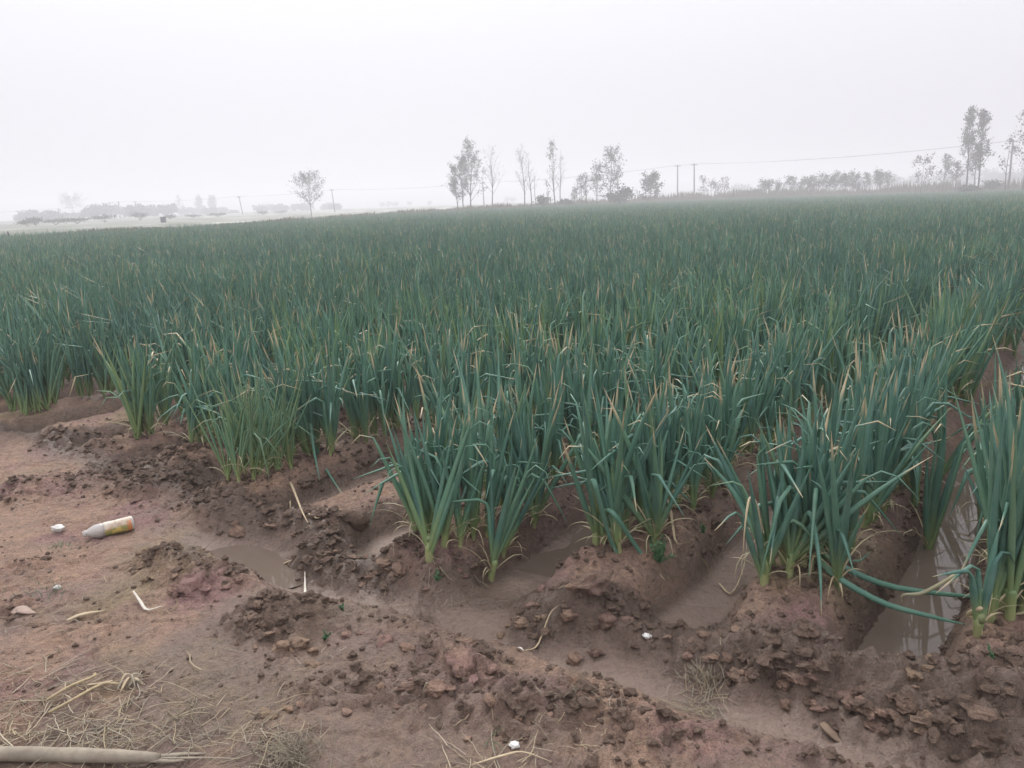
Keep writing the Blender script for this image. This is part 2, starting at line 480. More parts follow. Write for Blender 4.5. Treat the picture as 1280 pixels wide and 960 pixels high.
def foliage_mat(name, c1, c2, c3):
    m, t, b = mat(name)
    a = N(t, 'ShaderNodeAttribute'); a.attribute_name = 'leafc'; sp = N(t, 'ShaderNodeSeparateColor'); t.links.new(a.outputs['Color'], sp.inputs[0])
    t.links.new(ramp(t, sp.outputs[2], [(0, c1), (.5, c2), (1, c3)]), b.inputs['Base Color'])
    b.inputs['Roughness'].default_value = .6
    return m
M_POPLAR = foliage_mat('poplar_leaves', (.035, .055, .045), (.055, .075, .055), (.085, .085, .060))
M_BROWNLEAF = foliage_mat('autumn_leaves', (.065, .055, .055), (.09, .072, .068), (.11, .09, .07))
M_GROVE = foliage_mat('grove_leaves', (.035, .055, .035), (.05, .075, .045), (.07, .09, .05))
M_SHRUB = foliage_mat('shrub_leaves', (.045, .065, .045), (.07, .085, .05), (.12, .105, .06))
M_VERGE = foliage_mat('verge_grass', (.16, .12, .085), (.14, .125, .075), (.09, .11, .05))
M_WEED = foliage_mat('weed_leaves', (.05, .13, .06), (.07, .17, .07), (.11, .2, .08))

# ------------------------------------------------------------------ ground sheet
FIELD_EDGE_PX = [(-60, 296), (0, 293), (170, 285), (340, 276), (470, 267.5), (640, 259), (820, 250.5), (1000, 243.5), (1280, 235.5), (1400, 231.5)]
def edge_point(px, py, zt=.55):
    p = P(px, py, zt)
    d = math.hypot(p[0], p[1])
    if d > 175: p[:2] *= 175 / d
    return p
EDGE = np.array([edge_point(*p)[:2] for p in FIELD_EDGE_PX])
E_ANG = np.arctan2(EDGE[:, 0], EDGE[:, 1]); E_D = np.hypot(EDGE[:, 0], EDGE[:, 1])
o_ = np.argsort(E_ANG); E_ANG = E_ANG[o_]; E_D = E_D[o_]
def edge_dist(X, Y):
    return np.interp(np.arctan2(X, Y), E_ANG, E_D)
def lines(lo, hi, step, glo, ghi, LIM):
    a = [*np.arange(lo, hi, step)]
    d, v, up = step, a[-1], []
    while v < LIM:
        d *= ghi; v += d; up.append(v)
    d, v, dn = step, lo, []
    while v > -LIM:
        d *= glo; v -= d; dn.append(v)
    return np.array(dn[::-1] + a + up)
gx = lines(-3.9, 2.6, .0125, 1.06, 1.06, 900)
gy = lines(1.7, 4.9, .0118, 1.3, 1.025, 900)
GX, GY = np.meshgrid(gx, gy)
fx, fy = GX.ravel(), GY.ravel()
gz, gwet, gsilt, gF, glump = terrain(fx, fy)
dist = np.hypot(fx, fy)
ed = edge_dist(fx, np.maximum(fy, 1e-3))
outside = sstep(0, 4, dist - ed) * (fy > 0)
infield = gF * (1 - outside)
gz = np.where(dist > 30, np.where(outside > 0, .0 + .15 * outside, 0), gz)
gz = gz + np.where(dist > 120, .5 * fbm(fx, fy, 60, 2, 90) * sstep(120, 300, dist), 0)
nx, ny = len(gx), len(gy)
ii = (np.arange(ny - 1)[:, None] * nx + np.arange(nx - 1)[None, :]).ravel()
Qg = np.stack([ii, ii + 1, ii + nx + 1, ii + nx], 1)
me = mesh_np('ground', np.stack([fx, fy, gz], 1), Qg, None, [M_GROUND], True,
             {'wet': gwet, 'silt': gsilt * (dist < 20), 'farland': np.clip(outside, 0, 1)})
tag(link('ground', me), 'muddy brown field soil with planting ridges and a trampled headland', kind='structure')

# ------------------------------------------------------------------ water
def make_water_mat():
    m, t, b = mat('muddy_water')
    ge = N(t, 'ShaderNodeNewGeometry'); n = noise(t, ge.outputs['Position'], 3, 4); n2 = noise(t, ge.outputs['Position'], 9, 2)
    t.links.new(mixc(t, n, (.185, .142, .116), (.13, .098, .072)), b.inputs['Base Color'])
    b.inputs['Roughness'].default_value = .035; b.inputs['IOR'].default_value = 1.33
    bump(t, b, n2, .05, .004)
    return m
M_WATER = make_water_mat()
def water(sq_pts, z, label):
    V = [(*xy(s, q), z) for s, q in sq_pts]
    n = len(V)
    me = bpy.data.meshes.new('water'); me.from_pydata(V, [], [tuple(range(n))]); me.materials.append(M_WATER)
    return tag(link('water', me), label, kind='structure')
water([(2.55, -.2), (2.55, -.62), (13, -.62), (13, -.2)], -.086, 'still muddy water in the flooded furrow reflecting the sky')
water([(2.4, -1.70), (2.4, -1.95), (6, -1.95), (6, -1.70)], -.084, 'thin muddy water lying in the narrow furrow')
c = P(300, 697, -.03); s_, q_ = sq(c[0], c[1])
water([(s_ + .17 * math.sin(a), q_ + .42 * math.cos(a)) for a in np.linspace(0, 2 * math.pi, 20)[:-1]], -.052, 'brown shallow puddle at the head of the ditch')

# ------------------------------------------------------------------ onion leaves
def leaves(base, az, th, cur, L, rad, dry, rnd, tip, rings, sides, kink_t=None, kink_a=None, flat=.8):
    """vectorised tapering tube leaves -> V,Q,T,A"""
    n = len(az); t = np.linspace(0, 1, rings)
    ang = th[:, None] + cur[:, None] * t[None, :] ** 1.5
    rr = np.where(t < .3, .72 + .28 * t / .3, np.clip(1 - ((t - .3) / .7) ** 1.7, .04, 1))[None, :] * rad[:, None]
    if kink_t is not None:
        after = sstep(0, .1, t[None, :] - kink_t[:, None])
        ang = ang + after * kink_a[:, None]
        dk = np.abs(t[None, :] - kink_t[:, None])
        rr = rr * np.where(kink_a[:, None] > .5, 1 - .35 * np.exp(-(dk / .07) ** 2) - .15 * after, 1)
    step = (L / (rings - 1))[:, None]
    am = .5 * (ang[:, 1:] + ang[:, :-1])
    h = np.concatenate([np.zeros((n, 1)), np.cumsum(np.sin(am) * step, 1)], 1)
    v = np.concatenate([np.zeros((n, 1)), np.cumsum(np.cos(am) * step, 1)], 1)
    ca, sa = np.cos(az)[:, None], np.sin(az)[:, None]
    cpos = np.stack([base[:, 0:1] + h * ca, base[:, 1:2] + h * sa, base[:, 2:3] + v], 2)
    e1 = np.stack([-sa, ca, 0 * ca], 2) * np.ones((1, rings, 1))
    e2 = np.stack([-np.cos(ang) * ca, -np.cos(ang) * sa, np.sin(ang)], 2)
    V = []
    if sides == 2:
        fa = rnd * 40
        off = e1 * np.cos(fa)[:, None, None] + e2 * np.sin(fa)[:, None, None]
        V = np.stack([cpos - off * rr[:, :, None], cpos + off * rr[:, :, None]], 2)
    else:
        for k in range(sides):
            a = 2 * math.pi * k / sides
            V.append(cpos + rr[:, :, None] * (math.cos(a) * e1 + flat * math.sin(a) * e2))
        V = np.stack(V, 2)
    V = V.reshape(-1, 3)
    per = rings * sides
    Q = []
    for i in range(rings - 1):
        for k in range(sides if sides > 2 else 1):
            k2 = (k + 1) % sides
            Q.append((i * sides + k, i * sides + k2, (i + 1) * sides + k2, (i + 1) * sides + k))
    Q = (np.arange(n)[:, None, None] * per + np.array(Q)[None]).reshape(-1, 4)
    A = np.zeros((n, rings, sides, 4), np.float32)
    A[..., 0] = dry[:, None, None]; A[..., 1] = t[None, :, None]; A[..., 2] = rnd[:, None, None]; A[..., 3] = tip[:, None, None]
    return V, Q, None, A.reshape(-1, 4)

def plant_leaves(rs, nl, base=(0, 0, 0), hgt=1.0, fan=None, spread=1.0, thick=1.0, kinks=.2, green=None):
    fan = rs.uniform(0, math.pi) if fan is None else fan
    az = fan + np.where(np.arange(nl) % 2 == 0, 0, math.pi) + rs.normal(0, .45, nl)
    th = np.abs(rs.normal(.16, .10, nl)) * spread + .02
    cur = rs.normal(.05, .10, nl)
    L = rs.uniform(.43, .68, nl) * hgt
    rad = rs.uniform(.0085, .0125, nl) * thick
    rnd = np.clip(rs.normal(.42, .24, nl), 0, 1) if green is None else np.clip(rs.normal(green, .12, nl), 0, 1)
    tip = np.where(rs.random(nl) < .4, rs.uniform(.1, .6, nl), 0)
    kt = rs.uniform(.42, .85, nl); ka = np.where(rs.random(nl) < kinks, rs.uniform(1.2, 2.5, nl), 0)
    b = np.zeros((nl, 3)) + np.array(base); b[:, 2] += rs.uniform(.015, .075, nl)
    b[:, 0] += rs.normal(0, .004, nl); b[:, 1] += rs.normal(0, .004, nl)
    return dict(base=b, az=az, th=th, cur=cur, L=L, rad=rad, dry=np.zeros(nl), rnd=rnd, tip=tip, kink_t=kt, kink_a=ka)
def dry_leaves(rs, nd):
    return dict(base=np.zeros((nd, 3)) + np.array([0, 0, .03]), az=rs.uniform(0, 6.28, nd), th=rs.uniform(.3, .9, nd), cur=rs.uniform(.8, 1.9, nd), L=rs.uniform(.10, .30, nd),
                rad=rs.uniform(.003, .007, nd), dry=rs.uniform(.75, 1, nd), rnd=rs.random(nd), tip=np.zeros(nd), kink_t=rs.uniform(.3, .7, nd), kink_a=np.where(rs.random(nd) < .4, rs.uniform(.5, 1.6, nd), 0))
def stalk_mesh(rs, hgt=.15, r=.012):
    p = np.array([(0, 0, -.03), (0, 0, .03), (rs.normal(0, .003), rs.normal(0, .003), .09), (rs.normal(0, .006), rs.normal(0, .006), hgt)])
    V, Q, T, A = tube(spline(p, 6), np.array([1.1, 1.0, .92, .95, 1.1, .9]) * r, 8, .9, True, (0, .5))
    return mesh_np('stalk', V, Q, T, [M_STALK], True, {'leafc': A})
def leaf_meshes(d, rings=11, sides=6, nm='leaf', flat=.8):
    r = []
    for i in range(len(d['az'])):
        V, Q, T, A = leaves(**{k: v[i:i + 1] for k, v in d.items()}, rings=rings, sides=sides, flat=flat)
        r.append(mesh_np(nm, V, Q, T, [M_LEAF], True, {'leafc': A}))
    return r
KINDS_ = []; LOOKS = []
for k in range(18):
    rs = np.random.default_rng(100 + k)
    parts = [('stalk', stalk_mesh(rs, rs.uniform(.07, .10), rs.uniform(.010, .0135)))]
    d_ = plant_leaves(rs, int(rs.integers(5, 8)), spread=.8 if k % 3 else 1.25, thick=1.42, kinks=.3); nk = int((d_['kink_a'] > .5).sum()); nd_ = int(rs.integers(3, 7))
    parts += [('leaf', m) for m in leaf_meshes(d_)]
    parts += [('dry_leaf', m) for m in leaf_meshes(dry_leaves(rs, nd_), 8, 4, 'dry_leaf', .35)]
    LOOKS.append('onion with many folded leaves' if nk > 2 else 'onion with two folded leaves' if nk == 2 else 'onion with one folded leaf' if nk == 1 else 'widely spreading onion' if k % 3 == 0 else 'upright onion')
    KINDS_.append(parts)
# pale yellow-green thin-leaved kind
YELLOW = []
for k in range(4):
    rs = np.random.default_rng(300 + k)
    parts = [('stalk', stalk_mesh(rs, .06, .009))]
    parts += [('leaf', m) for m in leaf_meshes(plant_leaves(rs, 9, hgt=.98, spread=1.6, thick=.72, kinks=.2, green=.9))]
    parts += [('dry_leaf', m) for m in leaf_meshes(dry_leaves(rs, 2), 8, 4, 'dry_leaf', .35)]
    YELLOW.append(parts)
def plant(parts, x, y, rz, scale, label, group, tilt=(0, 0), z=None):
    e = empty('onion_plant', (x, y, (H(x, y) if z is None else z) - .004), rz)
    e.rotation_euler = (tilt[0], tilt[1], rz); e.scale = (scale,) * 3
    for nm, m in parts: link(nm, m, e)
    return tag(e, label, 'onion plant', group)

# where the plants stand: along each ridge
START = {0: 3.0, 1: 2.80, 2: 2.68, 3: 2.36, 4: 3.40, 5: 2.85, 6: 2.62, 7: 2.62, 8: 3.3, 9: 2.55, 10: 2.6}
stand = []
for k in range(-2, 130):
    qc = Q0 - PITCHROW * k
    s0 = START.get(k, 2.7)
    if k < 0: s0 = 2.9
    smax = 14
    n = int((smax - s0) / .034)
    ss = s0 + np.arange(n) * .034 + rng.normal(0, .018, n)
    ss[:14] = s0 + rng.uniform(0, .34, 14)
    qs = qc + np.where(ss < s0 + .5, rng.uniform(-.13, .13, n), rng.normal(0, .10, n))
    keep = rng.random(n) < .93
    keep &= ~((vnoise(ss / .25, qs * 0 + k * 7.7, 77) > .86) & (ss > s0 + .2))
    if k == 0: qs = qs + .03
    X, Y = xy(ss, qs)
    stand.append(np.stack([X, Y, np.full(n, k), ss], 1)[keep])
stand = np.concatenate(stand)
zt = terrain(stand[:, 0], stand[:, 1])[0]
pp = np.stack([stand[:, 0], stand[:, 1], zt + .25], 1)
v = pp - np.array([0, 0, CAM_H]); zc = v @ FWD
with np.errstate(all='ignore'):
    ppx = 640 + FPX * (v @ CR) / zc; ppy = 480 - FPX * (v @ CU) / zc
inview = (zc > .5) & (ppx > 10) & (ppx < 1270) & (ppy > 100) & (ppy < 900)
dcam = np.hypot(stand[:, 0], stand[:, 1])
order = np.argsort(np.where(inview, dcam, 1e9))
near_idx = order[:272]
is_near = np.zeros(len(stand), bool); is_near[near_idx] = True
ROWDESC = {0: 'beyond the flooded furrow', 1: 'between flooded furrow and feathery weed', 2: 'between feathery weed and narrow wet furrow',
           3: 'starting at the clod mound', 4: 'set back behind bare cracked soil', 5: 'behind the brown puddle', 6: 'behind the discarded bottle',
           7: 'behind the bare soil bank', 8: 'set back on the far bare bank', 9: 'at the end of the far bank', 10: 'at the far end of the headland'}
for i in near_idx:
    x, y, k, s = stand[i]; k = int(k)
    rs = np.random.default_rng(1000 + int(i))
    front = s < START.get(k, 2.7) + .25
    lean = .13 if front else .10
    ki = int(rs.integers(len(KINDS_)))
    where = ROWDESC.get(k, 'far along the headland')
    plant(KINDS_[ki], x, y, rs.uniform(0, 6.28), rs.uniform(.84, 1.10) * (1.08 if k == 0 else 1), LOOKS[ki] + ' on the ridge ' + where,
          LOOKS[ki] + ' on the ridge ' + where, (rs.normal(0, lean), rs.normal(0, lean)), z=float(zt[i]))

for j, (px, py) in enumerate([(575, 684), (592, 672), (628, 668), (645, 652), (760, 672), (800, 668), (815, 655), (968, 716), (1000, 706), (1018, 700), (600, 655), (668, 640)]):
    c = P(px, py, .08); rs = np.random.default_rng(4000 + j); ki = int(rs.integers(len(KINDS_)))
    k = 3 if px < 700 else 2 if px < 900 else 1
    plant(KINDS_[ki], c[0], c[1], rs.uniform(0, 6.28), rs.uniform(.85, 1.05), LOOKS[ki] + ' on the ridge ' + ROWDESC[k], LOOKS[ki] + ' on the ridge ' + ROWDESC[k], (rs.normal(0, .1), rs.normal(0, .1)))

# the rest of the field: one mass, coarser with distance
bag = Bag()
def field_part(XY, Z, nl, rings, sides, hscale, rscale, seed, kinks=.18, drym=.022):
    rs = np.random.default_rng(seed)
    n = len(XY)
    if n == 0: return
    idx = np.repeat(np.arange(n), nl); m = len(idx)
    hp = rs.uniform(.84, 1.12, n) * (1 + .22 * fbm(XY[:, 0], XY[:, 1], 1.6, 3, 120))
    fan = rs.uniform(0, math.pi, n)
    tlt = rs.normal(0, .07, (n, 2))
    az = fan[idx] + np.where(np.arange(m) % 2 == 0, 0, math.pi) + rs.normal(0, .5, m)
    th = np.abs(rs.normal(.16, .14, m)) + .02 + tlt[idx, 0] * .5
    isdry = rs.random(m) < drym
    tipv = np.where(rs.random(m) < .13, rs.uniform(.1, .7, m), 0)
    ka = np.where(rs.random(m) < kinks, rs.uniform(1.0, 2.4, m), 0)
    kt = rs.uniform(.5, .9, m)
    tipv = np.where((ka > .5) & (rs.random(m) < .3), (1.0 - kt) / .34, tipv)
    base = np.stack([XY[idx, 0] + rs.normal(0, .008, m), XY[idx, 1] + rs.normal(0, .008, m), Z[idx] + rs.uniform(.0, .06, m)], 1)
    L = rs.uniform(.45, .74, m) * hp[idx] * hscale
    L = np.where(isdry, L * .75, L)
    rad = rs.uniform(.011, .0165, m) * rscale * np.where(isdry, .6, 1)
    rp = np.clip(rs.normal(.40, .20, n) + .25 * fbm(XY[:, 0], XY[:, 1], 3.0, 3, 121), 0, 1)
    rnd = np.clip(rp[idx] + rs.normal(0, .2, m), 0, 1)
    bag.add(*leaves(base, az, th, rs.normal(.06, .11, m), L, rad, np.where(isdry, rs.uniform(.6, 1, m), 0), rnd, tipv, rings, sides, kt, ka))
far_ok = ~is_near
lim = edge_dist(stand[:, 0], np.maximum(stand[:, 1], .01))
ang = np.degrees(np.arctan2(stand[:, 0], stand[:, 1]))
vis = far_ok & (np.abs(ang) < 40) & (dcam < lim)
A1 = vis & (dcam < 6.8); A2 = vis & (dcam >= 6.8) & (dcam < 14)
field_part(stand[A1][:, :2], zt[A1], 6, 6, 4, 1, 1.05, 1)
field_part(stand[A2][:, :2], zt[A2], 5, 4, 3, 1, 1.1, 2)
def basal(XY, Z, per, seed):
    rs = np.random.default_rng(seed); idx = np.repeat(np.arange(len(XY)), per); m = len(idx)
    base = np.stack([XY[idx, 0] + rs.normal(0, .02, m), XY[idx, 1] + rs.normal(0, .02, m), Z[idx] + rs.uniform(.0, .05, m)], 1)
    bag.add(*leaves(base, rs.uniform(0, 6.28, m), rs.uniform(.2, 1.0, m), rs.uniform(.6, 1.9, m), rs.uniform(.10, .32, m), rs.uniform(.003, .006, m), rs.uniform(.75, 1, m), rs.random(m), np.zeros(m), 5, 2,
                    rs.uniform(.3, .7, m), np.where(rs.random(m) < .4, rs.uniform(.5, 1.6, m), 0)))
basal(stand[A1][:, :2], zt[A1], 3, 31)
def rows_area(r0, r1, along, jit, seed):
    rs = np.random.default_rng(seed)
    res = []
    for k in range(-260, 330):
        qc = Q0 - PITCHROW * k
        if abs(qc) > r1 * 1.05: continue
        smx = math.sqrt(max(r1 * r1 - qc * qc, 0))
        if smx < 2.8: continue
        n = int((smx - 2.8) / along)
        ss = 2.8 + (np.arange(n) + rs.random(n)) * along
        X, Y = xy(ss, qc + rs.normal(0, jit, n))
        res.append(np.stack([X, Y], 1))
    p = np.concatenate(res)
    d = np.hypot(p[:, 0], p[:, 1]); a = np.degrees(np.arctan2(p[:, 0], p[:, 1]))
    ok = (d >= r0) & (d < r1) & (np.abs(a) < 38) & (d < edge_dist(p[:, 0], np.maximum(p[:, 1], .01)))
    # rows 14 m and less along the ridge are listed above already
    return p[ok]
p = rows_area(14, 26, .065, .09, 5); zz = terrain(p[:, 0], p[:, 1])[0]
s14 = sq(p[:, 0], p[:, 1])[0]
field_part(p, zz, 4, 4, 3, 1, 1.25, 6)
p = rows_area(26, 55, .112, .11, 7); field_part(p, np.zeros(len(p)), 4, 3, 2, 1, 1.6, 8, .1)
p = rows_area(55, 180, .36, .22, 9); field_part(p, np.zeros(len(p)), 4, 2, 2, 1, 3.2, 10, 0)
me = bag.mesh('onion_crop', [M_LEAF])
tag(link('onion_crop', me), 'dense field of blue-green onions stretching back to the trees', 'onion crop', kind='stuff')

# ------------------------------------------------------------------ hero plants at the row ends
def hero(px, py, z, seed, label, nl=6, spread=1.0, hgt=1.0, fan=0.0, thick=1.1, tilt=(0, 0), nd=3, kinks=.1, extra=(), green=None):
    thick *= 1.2; spread *= .8
    c = P(px, py, z); x, y = c[0], c[1]; zb = H(x, y)
    rs = np.random.default_rng(seed)
    e = empty('onion_plant', (x, y, zb - .004)); e.rotation_euler = (tilt[0], tilt[1], 0)
    link('stalk', stalk_mesh(rs, .09 * hgt, .0135 * thick), e)
    for m in leaf_meshes(plant_leaves(rs, nl, hgt=hgt, fan=fan, spread=spread, thick=thick, kinks=kinks, green=green), 13, 7): link('leaf', m, e)
    if nd:
        for m in leaf_meshes(dry_leaves(rs, nd), 9, 4, 'dry_leaf', .35): link('dry_leaf', m, e)
    for pts, r0, dry, tip in extra:
        pts = np.array(pts) - np.array([x, y, zb - .004])
        sp = spline(pts, 16); t = np.linspace(0, 1, 16)
        rr = np.where(t < .25, .8 + .8 * t, np.clip(1 - ((t - .25) / .75) ** 2.2, .06, 1)) * r0
        V, Q, T, A = tube(sp, rr, 7, .85, True, (dry, .4, tip))
        link('dry_leaf' if dry > .5 else 'leaf', mesh_np('leaf', V, Q, T, [M_LEAF], True, {'leafc': A}), e)
    return tag(e, label, 'onion plant')
b0 = P(537, 702, .06)
hero(537, 702, .06, 1, 'fan-shaped onion plant with pale bulb base at the tip of the clod mound', 6, 1.9, .95, R(175), 1.25, (0, 0), 2, 0)
hero(556, 690, .07, 2, 'onion plant with spreading leaves just behind the fan-shaped one', 6, 1.5, 1.0, R(150), 1.1, (R(4), R(6)), 4, .3)
hero(612, 690, .07, 3, 'onion plant leaning over the ridge side with a tangle of straw at its foot', 6, 1.7, .95, R(20), 1.1, (0, R(9)), 6, .25)
hero(300, 612, .05, 4, 'yellow-green onion with thin spreading leaves beside the puddle', 9, 2.3, .85, R(10), .75, (0, 0), 4, .25, (), .85)
for j, (px, py, r_) in enumerate([(318, 608, 0), (334, 600, 1), (350, 596, 2), (285, 604, 3), (322, 592, 1), (365, 592, 0), (308, 596, 2), (298, 588, 1), (340, 586, 3), (326, 602, 2)]):
    c = P(px, py, .06)
    plant(YELLOW[r_], c[0], c[1], j * 1.3, 1.0, 'yellow-green thin-leaved onion in the clump beside the puddle', 'yellow-green onion clump', (random.uniform(-.12, .12), random.uniform(-.12, .12)))
hero(395, 565, .08, 5, 'onion with two thick leaves sagging onto bare soil', 5, 1.3, 1.0, R(90), 1.1, (0, 0), 2, 0,
     [([P(395, 565, .08) + [0, 0, .1], PD(393, 545, P(395, 565, .08)[1] - .04), PD(401, 575, P(395, 565, .08)[1] - .12), P(437, 632, .05)], .012, 0, .2),
      ([P(400, 565, .08) + [0, 0, .1], PD(388, 520, P(395, 565, .08)[1] - .1), PD(392, 560, P(395, 565, .08)[1] - .2), P(400, 602, .06)], .012, 0, 0)])
hero(745, 686, .06, 6, 'onion at the tip of its ridge with leaves drooping to the feathery weed', 6, 1.7, .95, R(30), 1.15, (0, 0), 3, .35,
     [([P(752, 680, .08) + [0, 0, .12], PD(765, 640, 2.95), P(800, 690, .10), P(832, 726, .02)], .011, 0, .2),
      ([P(750, 680, .08) + [0, 0, .12], PD(742, 600, 2.9), P(770, 690, .10), P(812, 722, .03)], .011, 0, .3)])
hero(778, 676, .08, 7, 'onion with several folded blunt leaves on the ridge tip', 6, 1.4, .9, R(70), 1.15, (0, R(5)), 4, .6)
hero(955, 732, .08, 8, 'onion with a thick pale stalk and a hooked withered leaf', 6, 1.6, .95, R(10), 1.2, (0, 0), 3, .35,
     [([P(955, 732, .08) + [0, 0, .05], PD(948, 640, 2.68), PD(938, 622, 2.66), PD(932, 650, 2.62), PD(928, 700, 2.6)], .0055, 1, 0),
      ([P(958, 732, .08) + [0, 0, .1], PD(920, 620, 2.85), PD(880, 572, 2.9)], .012, 0, .3)])
hero(985, 728, .08, 9, 'onion with leaves bent down the bank on the ridge tip', 6, 1.8, .95, R(160), 1.15, (0, R(7)), 5, .4,
     [([P(985, 728, .08) + [0, 0, .12], PD(1000, 640, 2.72), PD(1018, 700, 2.6), PD(1028, 772, 2.5)], .010, 0, .2)])
pb = P(1012, 690, .09)
hero(1012, 690, .09, 10, 'onion whose long leaves have fallen across the flooded furrow', 4, 1.2, .95, R(60), 1.15, (0, 0), 3, .3,
     [([pb + [0, 0, .07], PD(1040, 700, 2.78), PD(1110, 732, 2.72), PD(1205, 745, 2.66), PD(1260, 748, 2.62)], .013, 0, .1),
      ([pb + [0, 0, .05], PD(1035, 712, 2.72), PD(1100, 752, 2.62), PD(1170, 772, 2.55), PD(1212, 782, 2.5)], .013, 0, 0),
      ([pb + [0, 0, .08], PD(1040, 692, 2.85), PD(1070, 702, 2.85), PD(1090, 688, 2.86)], .008, 0, .1),
      ([PD(1195, 718, 2.6), PD(1170, 733, 2.62), PD(1150, 742, 2.64), PD(1128, 744, 2.66), PD(1129, 757, 2.66)], .008, .7, .2)])
hero(1222, 795, .06, 11, 'small onion with a peeling withered leaf on the wet mud bank', 4, 1.0, .62, R(20), 1.05, (R(3), R(-5)), 2, .5,
     [([P(1224, 800, .06) + [0, 0, .12], PD(1212, 768, 2.42), PD(1224, 775, 2.38), PD(1226, 800, 2.36), PD(1222, 828, 2.34)], .010, 1, 0)])
for j, (px, py) in enumerate([(1238, 772), (1250, 762), (1262, 774), (1272, 755), (1258, 745), (1278, 768), (1234, 756), (1244, 740), (1252, 730), (1266, 738)]):
    hero(px, py, .08, 20 + j, 'tall dark onion in the dense clump on the ridge end beyond the flooded furrow', 8, .95, 1.25, R(10 + 37 * j), 1.1, (R(random.uniform(-3, 5)), R(random.uniform(-3, 6))), 3, .1)['group'] = 'tall dark onion clump'

# ------------------------------------------------------------------ clods
def ico(sub):
    import bmesh
    bm = bmesh.new(); bmesh.ops.create_icosphere(bm, subdivisions=sub, radius=1)
    V = np.array([v.co[:] for v in bm.verts]); T = np.array([[v.index for v in f.verts] for f in bm.faces]); bm.free()
    return V, T
IV2, IT2 = ico(2); IV3, IT3 = ico(3); IV1, IT1 = ico(1)
def clod_shape(rs, V, rough=.18, cuts=7, flat=.6):
    v = V.copy()
    for _ in range(cuts):                      # broken faces
        n = rs.normal(size=3); n /= np.linalg.norm(n); d = rs.uniform(.45, .8)
        h = v @ n; over = np.maximum(h - d, 0); v -= over[:, None] * n * .92
    for sc_, am in ((1.3, rough), (3.1, rough * .6), (6.5, rough * .45), (12, rough * .25)):
        nn = vnoise(v[:, 0] * sc_ + 5 * v[:, 2] * sc_ + rs.uniform(0, 50), v[:, 1] * sc_ + 3.3 * v[:, 2] * sc_, int(rs.integers(0, 999))) - .5
        v *= (1 + am * nn)[:, None]
    v[:, 2] *= flat; v[:, 0] *= rs.uniform(.9, 1.4)
    return v
CL = []
for k in range(12):
    rs = np.random.default_rng(500 + k)
    v = clod_shape(rs, IV3, .6, 6, rs.uniform(.6, .9))
    CL.append(mesh_np('clod', v, None, IT3, [M_CLOD], True, {'leafc': np.zeros((len(v), 4))}))
def clod(px, py, size, wet, label, group=None, k=None, z=.03, rot=None, flat=1.0, name='soil_clod', sink=.7, cat='soil clod'):
    c = P(px, py, z); zz = H(c[0], c[1]); c = P(px, py, zz)
    rr = random.Random(int(px * 31 + py))
    m = CL[rr.randrange(12) if k is None else k]
    o = link(name, m, None, (c[0], c[1], H(c[0], c[1]) + size * .35 * flat * (1 - sink)), (rr.uniform(-.3, .3), rr.uniform(-.3, .3), rr.uniform(0, 6.28) if rot is None else rot), (size, size, size * flat))
    o.color = (wet, wet, wet, 1)
    return tag(o, label, cat, group)
clod(577, 829, .052, .2, 'large flat-topped dry clod standing in the middle of the headland', k=2, sink=0)
clod(243, 708, .075, 0, 'square pale brown clod on the heap below the bottle', k=4)
clod(440, 640, .06, .8, 'round dark clod on the bare soil between the onion rows', k=5)
clod(735, 752, .075, .7, 'largest dark clod on the mound at the narrow furrow mouth', k=7)
clod(615, 836, .022, 0, 'small orange-brown stone near the flat-topped clod', k=3, cat='stone', name='stone')
clod(590, 862, .02, 0, 'small clod rolled below the flat-topped clod', k=6)
DESC = [('soil clods on the bank damming the flooded furrow', 'dark wet clod on the bank damming the flooded furrow', .85, [(880, 800, 60, 18), (960, 815, 70, 25), (1020, 850, 60, 25), (1100, 860, 60, 25), (1180, 880, 60, 30), (1240, 900, 40, 35), (920, 845, 30, 15), (1060, 880, 60, 20), (1150, 850, 50, 20)], 62, (.012, .036)),
        ('soil clods on the mound at the furrow mouth', 'brown clod on the mound at the narrow furrow mouth', .6, [(700, 760, 45, 20), (740, 775, 40, 20), (650, 780, 40, 15)], 18, (.014, .036)),
        ('soil clods by the bottle', 'brown clod in the heap between the bottle and the puddle', .15, [(180, 700, 60, 18), (240, 735, 50, 20), (210, 715, 60, 20)], 22, (.014, .034)),
        ('soil clods mid headland', 'brown clod beside the flat-topped clod', .35, [(560, 835, 35, 20), (540, 860, 40, 12), (610, 800, 30, 12), (490, 850, 40, 16)], 18, (.012, .034)),
        ('soil clods below the puddle', 'grey-brown clod on the lumpy patch below the puddle', .4, [(350, 790, 35, 20), (370, 820, 25, 14), (440, 800, 40, 12), (320, 770, 25, 10)], 16, (.012, .034)),
        ('soil clods on the row ends', 'dark clod on the broken bank at the row ends', .7, [(330, 650, 50, 20), (430, 690, 50, 22), (480, 720, 40, 15), (180, 620, 60, 25), (560, 735, 40, 12)], 26, (.014, .036)),
        ('soil clods on the trampled path', 'pale dry clod lying loose on the trampled path', 0, [(340, 890, 25, 8), (600, 900, 200, 40), (200, 830, 150, 50), (470, 870, 60, 20), (700, 900, 100, 40)], 30, (.008, .02))]
nr = np.random.default_rng(77)
for grp, lab, wt, cl, cnt, (s0, s1) in DESC:
    for _ in range(cnt):
        cx, cy, sx, sy = cl[nr.integers(len(cl))]
        clod(cx + nr.normal(0, sx * .6), min(cy + nr.normal(0, sy * .6), 955), nr.uniform(s0, s1) * nr.uniform(.7, 1), wt * nr.uniform(.2, .75), lab, grp, flat=nr.uniform(.6, 1))
